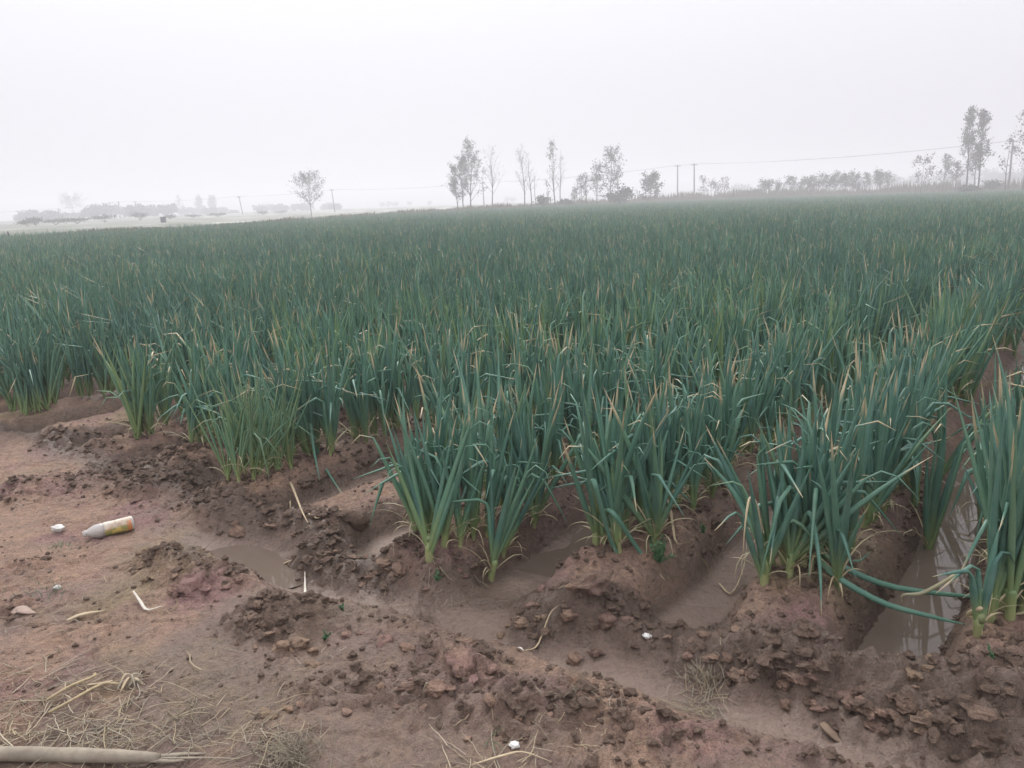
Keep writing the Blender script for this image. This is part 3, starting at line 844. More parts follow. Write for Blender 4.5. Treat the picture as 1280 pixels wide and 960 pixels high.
# crumbs: too many and too small to count
bg_ = Bag()
SMALL2 = [clod_shape(np.random.default_rng(740 + k), IV2, .8, 6, .65) for k in range(8)]
SMALL = [clod_shape(np.random.default_rng(700 + k), IV1, .5, 3, .65) for k in range(8)]
cx, cy = nr.uniform(-3.2, 2.2, 80000), nr.uniform(1.7, 5.6, 80000)
cz, cw, cs, cF, clp = terrain(cx, cy)
keep = (nr.random(80000) < np.clip(clp - .08, .02, 1) * .55 * (1 - cs))
cx, cy, cz, cw, clp = cx[keep], cy[keep], cz[keep], cw[keep], clp[keep]
for i in range(len(cx)):
    sz = .0025 + (.010 + .014 * clp[i]) * nr.random() ** 2.6
    a = nr.uniform(0, 6.28); big = sz > .015; v = (SMALL2 if big else SMALL)[i % 8]
    vv = np.stack([v[:, 0] * math.cos(a) - v[:, 1] * math.sin(a), v[:, 0] * math.sin(a) + v[:, 1] * math.cos(a), v[:, 2]], 1) * sz + np.array([cx[i], cy[i], cz[i] + sz * .25])
    A = np.zeros((len(vv), 4)); A[:, 0] = cw[i] * .35
    bg_.add(vv, None, IT2 if big else IT1, A)
tag(link('soil_crumbs', bg_.mesh('soil_crumbs', [M_CLOD], False)), 'loose crumbs of broken soil scattered over the headland', 'soil crumbs', kind='stuff')

# ------------------------------------------------------------------ straw and dry litter
def ribbon_on_ground(x, y, a, L, r, bend=.3, lift=.006, n=6, end_up=0.0):
    pts = []
    ang_ = a; px, py = x, y
    for i in range(n):
        pts.append((px, py, H(px, py) + lift + end_up * (i / (n - 1)) ** 2))
        px += math.cos(ang_) * L / (n - 1); py += math.sin(ang_) * L / (n - 1)
        ang_ += random.uniform(-bend, bend)
    return pts
def litter_stuff(name, clusters, material, label, cat):
    b = Bag(); xs = []
    for (px, py, sx, sy, cnt, l0, l1, r0, r1) in clusters:
        for _ in range(cnt):
            c = P(px + random.gauss(0, sx), min(py + random.gauss(0, sy), 975), 0.02)
            xs.append((c[0], c[1], random.uniform(0, 6.28), random.uniform(l0, l1), random.uniform(r0, r1)))
    n = 5
    arr = np.array(xs)
    ang_ = arr[:, 2].copy(); X = [arr[:, 0]]; Y = [arr[:, 1]]
    for i in range(n - 1):
        X.append(X[-1] + np.cos(ang_) * arr[:, 3] / (n - 1)); Y.append(Y[-1] + np.sin(ang_) * arr[:, 3] / (n - 1))
        ang_ = ang_ + np.random.default_rng(i).normal(0, .16, len(arr))
    X = np.array(X).T; Y = np.array(Y).T
    Z = terrain(X.ravel(), Y.ravel())[0].reshape(X.shape)
    for i in range(len(arr)):
        zz = Z[i] + .002 + random.random() ** 3 * .02; zz = .5 * zz + .5 * np.linspace(zz[0], zz[-1], n) + .003
        V, Q, T, A = tube(np.stack([X[i], Y[i], zz], 1), arr[i, 4] * .75 * np.array([1, 1, .95, .8, .4]), 4, .45, False, (1, random.random()))
        b.add(V, Q, T, A)
    return tag(link(name, b.mesh(name, [material])), label, cat, kind='stuff')
litter_stuff('straw_litter', [(70, 890, 70, 22, 90, .03, .20, .0012, .003), (180, 900, 70, 22, 70, .03, .14, .001, .0024), (60, 930, 60, 14, 80, .03, .18, .0012, .003), (120, 860, 60, 14, 40, .05, .2, .0012, .003),
                              (200, 800, 130, 40, 40, .02, .08, .0008, .0018), (320, 930, 30, 12, 60, .04, .14, .001, .002), (400, 880, 200, 60, 60, .02, .07, .0007, .0016), (600, 960, 30, 6, 30, .05, .16, .001, .0022),
                              (880, 850, 22, 12, 60, .03, .1, .0008, .002), (60, 780, 60, 30, 30, .02, .1, .001, .002), (540, 720, 40, 16, 50, .03, .1, .0008, .002), (250, 610, 120, 40, 40, .03, .1, .0008, .002), (700, 930, 60, 20, 30, .02, .08, .0008, .002)],
             M_STRAWMIX, 'scattered dry straw and stalk bits on the trampled path', 'straw')
litter_stuff('grey_litter', [(60, 880, 60, 30, 100, .03, .12, .001, .002), (170, 930, 60, 14, 120, .03, .12, .001, .002), (360, 945, 25, 10, 130, .03, .1, .0008, .0016), (880, 862, 18, 9, 50, .03, .09, .001, .002)],
             M_GREYSTRAW, 'matted grey withered grass on the path edge', 'dead grass')
def strip(name, pts, r, material, label, cat, flat=.3, sides=6, group=None, taper=True, n=12):
    sp = spline(pts, n); t = np.linspace(0, 1, n)
    rr = r * (np.clip(1.15 - .8 * np.abs(2 * t - .7), .25, 1) if taper else np.ones(n))
    V, Q, T, A = tube(sp, rr, sides, flat, True, (1, random.random()))
    return tag(link(name, mesh_np(name, V, Q, T, [material], True, {'leafc': A})), label, cat, group)
def gp(px, py, dz=.008):
    c = P(px, py, .03); c = P(px, py, H(c[0], c[1]))
    return np.array([c[0], c[1], H(c[0], c[1]) + dz])
M_DRYPOLE = simple('dry_cane', (.33, .285, .215), (.20, .165, .125), 22, .75, .6, .006)
M_WHITE = simple('bleached_leaf', (.62, .58, .50), (.45, .40, .33), 40, .7)
M_PALE = simple('pale_straw', (.50, .40, .26), (.36, .28, .18), 40, .7)
M_BROWN = simple('brown_leaf', (.22, .15, .10), (.14, .10, .07), 30, .7)
M_PINK = simple('pinkish_leaf', (.38, .27, .22), (.27, .20, .16), 30, .7)
# cane at the lower left, with a split end
pc = empty('dry_cane', tuple(gp(120, 946, 0)))
def rel(pts, e): return [np.array(p) - np.array(e.location) for p in pts]
pA = [gp(-90, 950, .022), gp(20, 951, .022), gp(130, 953, .02), gp(200, 954, .018)]
V, Q, T, A = tube(spline(rel(pA, pc), 20), np.concatenate([np.full(12, .0205), [.020, .0195, .019, .018, .017, .0155, .014, .012]]) * (1 + .03 * np.sin(np.arange(20) * 1.9)), 14, .95, True, (1, .3))
link('shaft', mesh_np('shaft', V, Q, T, [M_DRYPOLE], True, {'leafc': A}), pc)
for dy, L_, r_ in ((-3, 258, .011), (1, 300, .006), (5, 235, .009), (3, 275, .004)):
    pB = [gp(185, 954 + dy * .6, .019), gp(.5 * (195 + L_), 952 + dy, .014), gp(L_, 949 + dy * 1.3, .008)]
    V, Q, T, A = tube(spline(rel(pB, pc), 8), np.linspace(r_, r_ * .3, 8), 6, .6, True, (1, .5))
    link('splinter', mesh_np('splinter', V, Q, T, [M_DRYPOLE], True, {'leafc': A}), pc)
tag(pc, 'thick dry grey-brown cane with a splintered end lying on straw', 'cane')
# single bits of litter one can point at
strip('bleached_leaf', [gp(168, 748, .03), gp(176, 756, .015), gp(184, 765, .01), gp(200, 762, .012), gp(203, 760, .01)], .0065, M_WHITE, 'white shrivelled leaf curled on the path below the clod heap', 'dry leaf', .35)
strip('dry_leaf', [gp(84, 779), gp(100, 773, .012), gp(118, 768), gp(130, 766)], .011, M_PALE, 'long pale crumpled dry leaf on the path', 'dry leaf', .4)
strip('dry_leaf', [gp(14, 762), gp(24, 764, .008), gp(36, 766, .008), gp(45, 768)], .024, M_PINK, 'broad pinkish dead leaf lying by thin green grass', 'dry leaf', .07)
strip('dry_leaf', [gp(352, 707), gp(362, 707, .012), gp(382, 704)], .008, M_PALE, 'yellowed leaf scrap lying in the brown puddle', 'dry leaf', .35)
strip('dry_leaf', [gp(382, 745, .005), gp(381, 735, .02), gp(382, 724, .04)], .007, M_WHITE, 'pale leaf scrap standing upright in silt below the puddle', 'dry leaf', .3)
strip('dead_leaf', [gp(1026, 914, .012), gp(1036, 919, .014), gp(1046, 924, .012), gp(1054, 927, .006)], .020, M_BROWN, 'brown leathery leaf lying in the wet ditch', 'dry leaf', .08)
strip('twig', [gp(655, 808, .01), gp(672, 806, .016), gp(688, 801, .016), gp(700, 797, .012)], .0035, M_PALE, 'short pale twig lying across the ditch', 'twig', .8)
strip('dry_leaf', [gp(646, 808, .008), gp(650, 813, .012), gp(655, 816, .008)], .007, M_WHITE, 'tiny white leaf scrap beside the twig', 'dry leaf', .3)
strip('dry_stalk', [gp(60, 882, .02), gp(90, 868, .03), (gp(118, 856, .03)), gp(120, 853, .03)], .006, M_STRAW, 'single thick straw stalk on the matted grass', 'straw stalk', .6, taper=False)
strip('dry_stalk', [gp(62, 898, .02), gp(95, 884, .03), gp(118, 872, .025), gp(135, 862, .02), gp(150, 860, .02)], .006, M_STRAW, 'bent straw stalk with a frayed end', 'straw stalk', .6, taper=False)
strip('dry_stalk', [gp(110, 862, .02), gp(128, 861, .02), gp(142, 862, .02)], .005, M_PALE, 'short pale stalk beside the frayed husk', 'straw stalk', .6, taper=False)
hk = empty('husk', tuple(gp(160, 858, 0)))
for k_, (dx, dy, ex, ey) in enumerate([(-14, 8, 2, 0), (-10, 10, 14, -6), (-4, 4, 22, -6), (0, 2, 20, 2), (2, -4, 10, 6), (-12, 2, 10, -8), (-2, 6, 24, 0)]):
    pts = rel([gp(160 + dx, 858 + dy, .006), gp(160 + .5 * (dx + ex), 857 + .5 * (dy + ey) - 2, .028), gp(160 + ex, 858 + ey, .008)], hk)
    V, Q, T, A = tube(spline(pts, 7), np.array([.3, .8, 1, .9, .8, .5, .2]) * .0055, 5, .3, True, (1, .5)); link('frond', mesh_np('frond', V, Q, T, [M_PALE if k_ % 2 else M_GREYSTRAW], True, {'leafc': A}), hk)
tag(hk, 'frayed grey husk of dry fronds lying on the path', 'husk')
strip('dry_stalk', [gp(590, 960, .01), gp(630, 952, .02), gp(655, 948, .02), gp(690, 956, .015)], .0045, M_PALE, 'forked pale stalk on the path edge', 'straw stalk', .5)
strip('dry_leaf', [gp(1168, 655, .006), gp(1192, 640, .01), gp(1197, 632, .008)], .006, M_BROWN, 'thin brown twig lying on wet mud in the flooded furrow', 'twig', .8)
strip('dry_leaf', [gp(360, 606, .02), gp(365, 630, .03), gp(378, 645, .02), gp(388, 653, .01)], .007, M_PALE, 'dry curled onion leaf trailing down the bare bank', 'dry leaf', .3)
strip('dry_leaf', [gp(386, 648, .012), gp(398, 645, .012), gp(410, 643, .01)], .008, M_PALE, 'flat dry leaf lying by the round dark clod', 'dry leaf', .3)
strip('dry_leaf', [gp(828, 635, .12), gp(838, 660, .06), gp(845, 685, .03), gp(862, 705, .012), gp(890, 722, .01)], .006, M_PALE, 'withered leaf hanging into the muddy furrow', 'dry leaf', .35)
strip('dry_leaf', [gp(898, 733, .01), gp(915, 738, .01), gp(930, 715, .05), gp(933, 690, .1)], .007, M_PALE, 'curved withered leaf touching the mud floor', 'dry leaf', .35)
def lump_thing(name, px, py, size, material, label, cat, seed, flat=.7):
    rs = np.random.default_rng(seed); v = clod_shape(rs, IV3, .5, 6, flat) * size
    c = gp(px, py, size * flat * .6)
    return tag(link(name, mesh_np(name, v, None, IT3, [material], True, {'leafc': np.zeros((len(v), 4))}), None, tuple(c)), label, cat)
M_PLASTIC = simple('white_plastic', (.74, .73, .69), (.55, .52, .47), 40, .5, .2, .003)
lump_thing('crumpled_plastic', 74, 666, .030, M_PLASTIC, 'small crumpled white plastic lump next to the bottle neck', 'litter', 5)
lump_thing('foam_scrap', 71, 736, .015, M_PLASTIC, 'tiny white foam scrap on thin green grass', 'litter', 6)
lump_thing('eggshell', 642, 934, .014, M_PLASTIC, 'cream shell fragment on the reddish path', 'litter', 7, .5)
lump_thing('white_pebble', 808, 798, .014, M_PLASTIC, 'white pebble on the dark clods by the muddy furrow', 'pebble', 8)
lump_thing('white_pebble', 1040, 668, .016, M_CLOD, 'pale pebble stuck in the bank under the fallen onion leaves', 'pebble', 9)

# ------------------------------------------------------------------ bottle
def make_bottle():
    a, b = P(103, 666, .05), P(167, 652, .05)
    za = H(a[0], a[1])
    c = .5 * (a + b); L = np.linalg.norm((b - a)[:2]) * 1.0
    az = math.atan2(b[1] - a[1], b[0] - a[0])
    rad = L * .152
    prof = [(0, .42), (.03, .42), (.035, .50), (.06, .50), (.065, .42), (.09, .46), (.14, .66), (.20, .84), (.27, .95), (.35, .99), (.37, 1.0), (.385, .95), (.40, .93), (.41, 1.0), (.66, .985), (.955, 1.0), (.985, .95), (1.0, .80), (.985, .5)]
    def lathe(pr, mat_, nm, e, sides=24, off=0.0):
        pts = np.array([((p[0] - .5) * L, 0, 0) for p in pr]); V = []
        for (t, r) in pr:
            for k in range(sides):
                q = 2 * math.pi * k / sides
                dent = 1 - .06 * math.exp(-((t - .55) / .18) ** 2) * max(0, math.sin(q)) - .03 * math.sin(3 * q) * math.exp(-((t - .8) / .1) ** 2)
                V.append(((t - .5) * L, (r * rad * dent + off) * math.cos(q), (r * rad * dent + off) * math.sin(q)))
        Q = []
        for i in range(len(pr) - 1):
            for k in range(sides):
                k2 = (k + 1) % sides; Q.append((i * sides + k, i * sides + k2, (i + 1) * sides + k2, (i + 1) * sides + k))
        return link(nm, mesh_np(nm, V, Q, None, [mat_], True), e)
    zc_ = max(H(c[0], c[1]), za) + rad * .92
    e = empty('plastic_bottle', (c[0], c[1], zc_)); e.rotation_euler = (R(-10), R(-1), az)
    m, t, bs = mat('frosted_plastic')
    tc = N(t, 'ShaderNodeTexCoord'); n = noise(t, tc.outputs['Object'], 18, 5, .7)
    t.links.new(mixc(t, ramp(t, n, [(.45, (0, 0, 0)), (.75, (1, 1, 1))]), (.56, .53, .49), (.36, .29, .23)), bs.inputs['Base Color'])
    bs.inputs['Roughness'].default_value = .35; bs.inputs['Transmission Weight'].default_value = .2
    lathe(prof, m, 'body', e)
    m2, t, bs = mat('bottle_label')
    tc = N(t, 'ShaderNodeTexCoord'); sx = N(t, 'ShaderNodeSeparateXYZ'); t.links.new(tc.outputs['Object'], sx.inputs[0])
    n = noise(t, tc.outputs['Object'], 28, 3, .6, 1.0); n2 = noise(t, tc.outputs['Object'], 14, 4, .6)
    f = math_(t, 'ADD', math_(t, 'MULTIPLY', sx.outputs[0], 1.0 / L), .5)                  # 0..1 along the bottle
    g = math_(t, 'ADD', math_(t, 'MULTIPLY', sx.outputs[2], -.7 / rad), math_(t, 'MULTIPLY', sx.outputs[1], -.35 / rad))
    basec = mixc(t, ramp(t, n2, [(.4, (0, 0, 0)), (.65, (1, 1, 1))]), (.62, .57, .50), (.52, .40, .28))
    yel = mixc(t, ramp(t, n, [(.42, (0, 0, 0)), (.5, (1, 1, 1))]), (.62, .45, .06), (.20, .24, .03))
    yel = mixc(t, ramp(t, n, [(.58, (0, 0, 0)), (.62, (1, 1, 1))]), yel, (.55, .14, .03))
    c1 = mixc(t, ramp(t, math_(t, 'ADD', g, math_(t, 'MULTIPLY', f, .35)), [(.42, (0, 0, 0)), (.62, (.8, .8, .8))]), basec, yel)
    org = math_(t, 'MULTIPLY', math_(t, 'GREATER_THAN', f, .86), math_(t, 'GREATER_THAN', math_(t, 'ADD', g, math_(t, 'MULTIPLY', n, .4)), .10))
    c1 = mixc(t, math_(t, 'MULTIPLY', org, .75), c1, (.62, .20, .06))
    nd = noise(t, tc.outputs['Object'], 30, 5, .75); c1 = mixc(t, ramp(t, nd, [(.5, (0, 0, 0)), (.7, (.8, .8, .8))]), c1, (.30, .22, .16))
    t.links.new(c1, bs.inputs['Base Color']); bs.inputs['Roughness'].default_value = .4
    lathe([(.415, 1.0), (.66, .985), (.945, 1.0)], m2, 'label', e, 24, .0012)
    lathe([(.395, .95), (.402, .95)], m, 'ring', e, 24, .0012)
    tag(e, 'empty frosted plastic bottle with a worn yellow and orange label lying on mud', 'bottle')
make_bottle()

# ------------------------------------------------------------------ weeds
def feathery(px, py, h, n, seed, label, spread=.8, name='feathery_weed', cat='weed'):
    rs = np.random.default_rng(seed); c = gp(px, py, -.005); st = Bag(); lf = Bag()
    for i in range(n):
        a = rs.uniform(0, 6.28); th = abs(rs.normal(0, spread * .6)); L = h * rs.uniform(.6, 1.1)
        pts = np.array([(math.cos(a) * math.sin(th) * L * t, math.sin(a) * math.sin(th) * L * t, math.cos(th) * L * t) for t in np.linspace(0, 1, 6)])
        V, Q, T, A = tube(pts, np.linspace(.0016, .0006, 6), 4, 1, False, (0, rs.random())); st.add(V, Q, T, A)
        for t in np.linspace(.12, 1, 16):
            p0 = pts[0] + (pts[-1] - pts[0]) * t
            for s_ in range(3):
                d = rs.normal(size=3); d[2] = abs(d[2]) * .6; d /= np.linalg.norm(d); l = h * .16 * rs.uniform(.6, 1.2)
                sd = np.cross(d, rs.normal(size=3)); sd /= np.linalg.norm(sd) + 1e-9
                lf.add(np.array([p0, p0 + d * l * .5 + sd * .0028, p0 + d * l, p0 + d * l * .5 - sd * .0028]), [(0, 1, 2, 3)], None, np.tile([0, t, rs.random(), 0], (4, 1)))
    e = empty(name, tuple(c))
    link('stem', st.mesh('stem', [M_WEED]), e); link('foliage', lf.mesh('foliage', [M_WEED]), e)
    return tag(e, label, cat)
feathery(823, 738, .11, 12, 1, 'bright green feathery weed at the mouth of the muddy furrow')
feathery(878, 700, .05, 6, 2, 'tiny green weed growing on the floor of the muddy furrow')
feathery(546, 706, .05, 6, 3, 'small green weed at the foot of the fan-shaped onion')
feathery(404, 778, .035, 4, 4, 'tiny grey-green seedling on the lumpy patch')
feathery(428, 764, .04, 4, 5, 'grey-green seedling on the silt below the puddle')
feathery(1240, 838, .045, 3, 6, 'slender green sprout on the wet mud bank')
def grass_tuft(px, py, h, n, seed, label, material, rad=.04, cat='grass tuft'):
    rs = np.random.default_rng(seed); c = gp(px, py, -.004); n = int(n)
    d = dict(base=np.stack([rs.normal(0, rad, n), rs.normal(0, rad, n), np.zeros(n)], 1), az=rs.uniform(0, 6.28, n), th=rs.uniform(.2, 1.2, n), cur=rs.uniform(.2, 1.2, n), L=h * rs.uniform(.5, 1.2, n), rad=rs.uniform(.0008, .0016, n),
             dry=np.zeros(n), rnd=rs.random(n), tip=np.zeros(n))
    V, Q, T, A = leaves(**d, rings=5, sides=3)
    o = link('grass_tuft', mesh_np('grass_tuft', V, Q, T, [material], True, {'leafc': A}), None, tuple(c))
    return tag(o, label, cat)
grass_tuft(365, 948, .09, 120, 1, 'withered grey grass tuft on the path edge beside the cane', M_GREYSTRAW, .04)
grass_tuft(880, 862, .06, 70, 2, 'dead brown grass tuft lying in the silted ditch', M_GREYSTRAW, .03)
grass_tuft(50, 746, .035, 90, 3, 'thin green grass patch by the tiny foam scrap', M_WEED, .07)
grass_tuft(80, 682, .03, 60, 4, 'low green grass under the bottle neck', M_WEED, .035)
grass_tuft(120, 774, .03, 30, 5, 'sparse grass wisps near the long crumpled leaf', M_GREYSTRAW, .04)
grass_tuft(215, 765, .05, 26, 8, 'straw-coloured wisps on the path', M_STRAW, .02)
grass_tuft(235, 895, .05, 60, 6, 'flattened olive grass on the straw edge', M_GREYSTRAW, .03)
grass_tuft(730, 865, .04, 50, 7, 'small olive grass patch beside the ditch', M_GREYSTRAW, .05)
grass_tuft(612, 920, .10, 6, 9, 'lone upright green grass shoot on the path', M_WEED, .004)

# ------------------------------------------------------------------ far things
def at(px, d):                          # ground point in the direction of that pixel column, d metres off
    y0 = 251.6 - (px - 640) * 44 / 1280
    r = ray(px, y0); k = d / math.hypot(r[0], r[1])
    return np.array([r[0] * k, r[1] * k, 0.0])
def hz(px): return 251.6 - (px - 640) * 44 / 1280
FARLAB = []
def gh(x, y):
    d = math.hypot(x, y); e = float(edge_dist(np.array([x]), np.array([y]))[0])
    z = .15 * float(sstep(0, 4, np.array(d - e)))
    if d > 120: z += .5 * float(fbm(np.array([x]), np.array([y]), 60, 2, 90)[0]) * float(sstep(120, 300, np.array(d)))
    return z
def tree(px, d, h, wd, seed, label, mat_leaf=None, dens=1.0, low=.25, name='poplar_tree', leaf=.17, lean=0.0, twigs=26, shape='poplar', cat='tree', group=None, top=0.0):
    h *= .82 if shape == 'round' else .86; dens *= 1.05; leaf *= 1.15
    rs = np.random.default_rng(seed); p = at(px, d); z0 = gh(p[0], p[1])
    e = empty(name, (p[0], p[1], z0))
    b = Bag()
    tp = np.array([(lean * h * t + .012 * h * math.sin(5 * t + seed), .01 * h * math.sin(4 * t + 2 * seed), h * t * .97) for t in np.linspace(-.02, 1, 9)])
    r0 = .011 * h + .02
    V, Q, T, A = tube(tp, np.linspace(r0, .012, 9), 6, 1, False, (0, .5)); b.add(V, Q, T, A)
    lf = Bag(); anchors = []
    for i in range(twigs):
        t = low + (1 - low) * rs.random() ** .9
        o = tp[0] + (tp[-1] - tp[0]) * t
        o = np.array([np.interp(t, np.linspace(-.02, 1, 9), tp[:, k]) for k in range(3)])
        a = rs.uniform(0, 6.28)
        if shape == 'poplar':
            L = wd * .5 * (1.25 - .85 * t) * rs.uniform(.7, 1.4) * 1.5; th = rs.uniform(.35, .75)
        else:
            u = (t - low) / (1 - low)
            L = wd * .62 * math.sqrt(max(.1, 1 - (1.5 * u - .6) ** 2)) * rs.uniform(.7, 1.1); th = rs.uniform(.6, 1.1)
        dirv = np.array([math.cos(a) * math.sin(th), math.sin(a) * math.sin(th), math.cos(th)])
        pts = np.array([o + dirv * L * s_ + np.array([0, 0, .12 * L * s_ * s_]) for s_ in np.linspace(0, 1, 5)])
        V, Q, T, A = tube(pts, np.linspace(max(.012, r0 * .4 * (1 - t)), .008, 5), 3, 1, False, (0, .5)); b.add(V, Q, T, A)
        for _ in range(3):
            s_ = rs.uniform(.3, .95); q0 = pts[0] + (pts[-1] - pts[0]) * s_
            dv = dirv + rs.normal(0, .5, 3); dv[2] = abs(dv[2]); dv /= np.linalg.norm(dv); l = L * rs.uniform(.25, .5)
            V, Q, T, A = tube([q0, q0 + dv * l * .5, q0 + dv * l], [.012, .009, .006], 3, 1, False, (0, .5)); b.add(V, Q, T, A)
            anchors += [(q0 + dv * l * u, t) for u in (.3, .65, 1.0)]
        anchors += [(pts[k], t) for k in (2, 3, 4)]
    link('trunk', b.mesh('trunk', [M_BARK]), e)
    if mat_leaf is not None:
        nl = int(len(anchors) * 3 * dens)
        C = []; 
        wts = np.array([(1 + top * a_[1] ** 3 * 6) for a_ in anchors]); wts /= wts.sum()
        patch = rs.random(len(anchors)) < .8
        ch = rs.choice(len(anchors), nl, p=wts)
        cen = np.array([anchors[c_][0] for c_ in ch]) + rs.normal(0, .16, (nl, 3)) * leaf / .17
        n1 = rs.normal(size=(nl, 3)); n1 /= np.linalg.norm(n1, axis=1)[:, None]
        n2 = np.cross(n1, rs.normal(size=(nl, 3))); n2 /= np.linalg.norm(n2, axis=1)[:, None]
        sz = leaf * rs.uniform(.55, 1.25, nl)[:, None]
        V = np.stack([cen - n1 * sz * .6, cen + n2 * sz * .4, cen + n1 * sz * .7, cen - n2 * sz * .4], 1).reshape(-1, 3)
        Q = np.arange(nl * 4).reshape(-1, 4)
        A = np.zeros((nl * 4, 4)); A[:, 2] = np.repeat(np.clip(rs.normal(.45, .25, nl), 0, 1), 4)
        lf.add(V, Q, None, A)
        link('crown', lf.mesh('crown', [mat_leaf], False), e)
    return tag(e, label, cat, group)
G1 = 'row of thin poplars at the field edge'
def hp(px, ytop, d): return (hz(px) - ytop) * d / FPX + CAM_H    # height of a thing whose top shows at ytop
D0 = 140
tree(388, 150, hp(388, 221, 150), 6.0, 1, 'lone round-crowned bare-stemmed tree with purplish leaves beside a pole', M_BROWNLEAF, .8, .25, 'round_tree', .15, 0, 60, 'round')
tree(572, D0, hp(572, 204, D0), 3.0, 2, 'shorter leaning poplar at the edge of the leafy poplar clump', M_POPLAR, 1.3, .15, lean=-.04, twigs=26)
tree(579, D0 + 2, hp(577, 192, D0), 3.2, 3, 'middle poplar of the leafy clump', M_POPLAR, 1.4, .12, twigs=30)
tree(589, D0, hp(590, 178, D0), 4.2, 4, 'tallest leafy poplar of the dense clump', M_POPLAR, 1.5, .12, twigs=36, lean=.02)
tree(616, D0 + 4, hp(614, 184, D0), 4.4, 5, 'almost bare forked poplar beside the short pole', M_BROWNLEAF, .10, .25, lean=-.01, twigs=30, leaf=.12)
tree(656, D0 + 2, hp(652, 178, D0), 3.6, 6, 'bare poplar with a few leaves low on its trunk', M_BROWNLEAF, .14, .2, lean=-.04, twigs=30, leaf=.13)
tree(664, D0 + 2, hp(661, 186, D0), 2.6, 7, 'slender bare poplar next to the one with low leaves', None, 0, .3, lean=-.03, twigs=22)
tree(669, D0 + 6, hp(667, 212, D0), 1.4, 8, 'thin bare sapling between the poplars', None, 0, .3, twigs=10)
tree(694, D0 + 2, hp(690, 172, D0), 3.4, 9, 'tall poplar with leaves only near its top', M_POPLAR, .22, .2, lean=-.03, twigs=30, leaf=.2, top=2)
tree(701, D0 + 3, hp(703, 186, D0), 2.8, 10, 'bare poplar beside the one leafy at the top', None, 0, .3, twigs=22)
tree(687, D0 + 6, hp(682, 224, D0), 1.2, 11, 'leaning bare sapling in front of a bush', M_BROWNLEAF, .2, .3, lean=-.12, twigs=8)
tree(718, D0 + 6, hp(717, 230, D0), 1.4, 12, 'thin sapling with sparse leaves', M_POPLAR, .5, .2, twigs=12)
tree(727, D0 + 5, hp(727, 215, D0), 1.8, 13, 'grey-green young poplar with thin foliage', M_POPLAR, .55, .15, twigs=20)
tree(733, D0 + 6, hp(733, 212, D0), 1.8, 14, 'young poplar with sparse tip and thin foliage', M_POPLAR, .4, .15, twigs=18)
tree(746, D0, hp(750, 206, D0), 2.8, 15, 'medium poplar with leafy lower half', M_POPLAR, .9, .12, lean=.04, twigs=26)
tree(764, D0, hp(762, 185, D0), 4.2, 16, 'tall thinning poplar with dense lower leaves', M_POPLAR, .8, .10, twigs=36, leaf=.2)
tree(773, D0 - 1, hp(771, 200, D0), 2.0, 17, 'straight nearly bare poplar behind a dark bush', M_POPLAR, .12, .3, lean=-.03, twigs=16)
tree(813, D0 + 10, hp(812, 217, D0 + 10), 3.6, 18, 'small dense bushy tree standing alone', M_POPLAR, 1.8, .12, 'bushy_tree', .22, 0, 26, 'round')
for i, (px, yt) in enumerate([(879, 224), (889, 228), (897, 229), (906, 222)]):
    tree(px, 190, hp(px, yt, 190), 2.6, 30 + i, 'young thin tree beside the paired poles', M_BROWNLEAF, .35, .15, 'young_tree', .22, twigs=14, group='young thin trees by the paired poles')
rs_ = np.random.default_rng(4)
for i, px in enumerate([957, 962, 974, 989, 1004, 1012, 1016, 1028, 1036, 1043, 1050, 1056, 1066, 1072, 1083, 1096, 1100, 1110]):
    yt = np.interp(px, [950, 1000, 1035, 1060, 1110], [228, 226, 219, 219, 216]) + rs_.uniform(-2, 4)
    tree(px, 185, hp(px, yt, 185), 2.8, 40 + i, 'low dark shrubby sapling in the hedge line', M_SHRUB, .8, .15, 'hedge_sapling', .22, twigs=14, group='saplings of the low hedge line')
tree(1152, 165, hp(1152, 199, 165), 4.0, 60, 'small spreading tree with sparse leaves in the hedge', M_BROWNLEAF, .5, .2, 'small_tree', .22, twigs=22, shape='round')
tree(1179, 165, hp(1179, 196, 165), 2.6, 61, 'small upright bushy tree next to the tall pair', M_POPLAR, .8, .25, twigs=24, name='small_tree')
tree(1194, 162, hp(1195, 206, 162), 2.4, 62, 'small purplish bushy tree at the foot of the tall pair', M_BROWNLEAF, 1.0, .1, twigs=18, name='small_tree')
tree(1208, 150, hp(1204, 142, 150), 2.7, 63, 'tall dark poplar, the straighter of the tall pair', M_POPLAR, 1.3, .22, lean=-.02, twigs=42, leaf=.2)
tree(1222, 151, hp(1224, 144, 151), 2.7, 64, 'tall dark poplar with several stems, second of the tall pair', M_POPLAR, 1.3, .22, lean=.01, twigs=42, leaf=.2)
tree(1218, 152, hp(1219, 180, 151), 2.2, 65, 'thin poplar stem inside the tall pair', M_POPLAR, .9, .3, twigs=20)
tree(1258, 158, hp(1254, 178, 158), 3.0, 66, 'sparse leafy sapling growing against the utility pole', M_POPLAR, .22, .3, lean=-.03, twigs=18, leaf=.24)
tree(1281, 150, hp(1276, 152, 150), 4.6, 67, 'sparse poplar with scattered large leaves at the edge of the row', M_POPLAR, .35, .15, lean=-.02, twigs=34, leaf=.26)

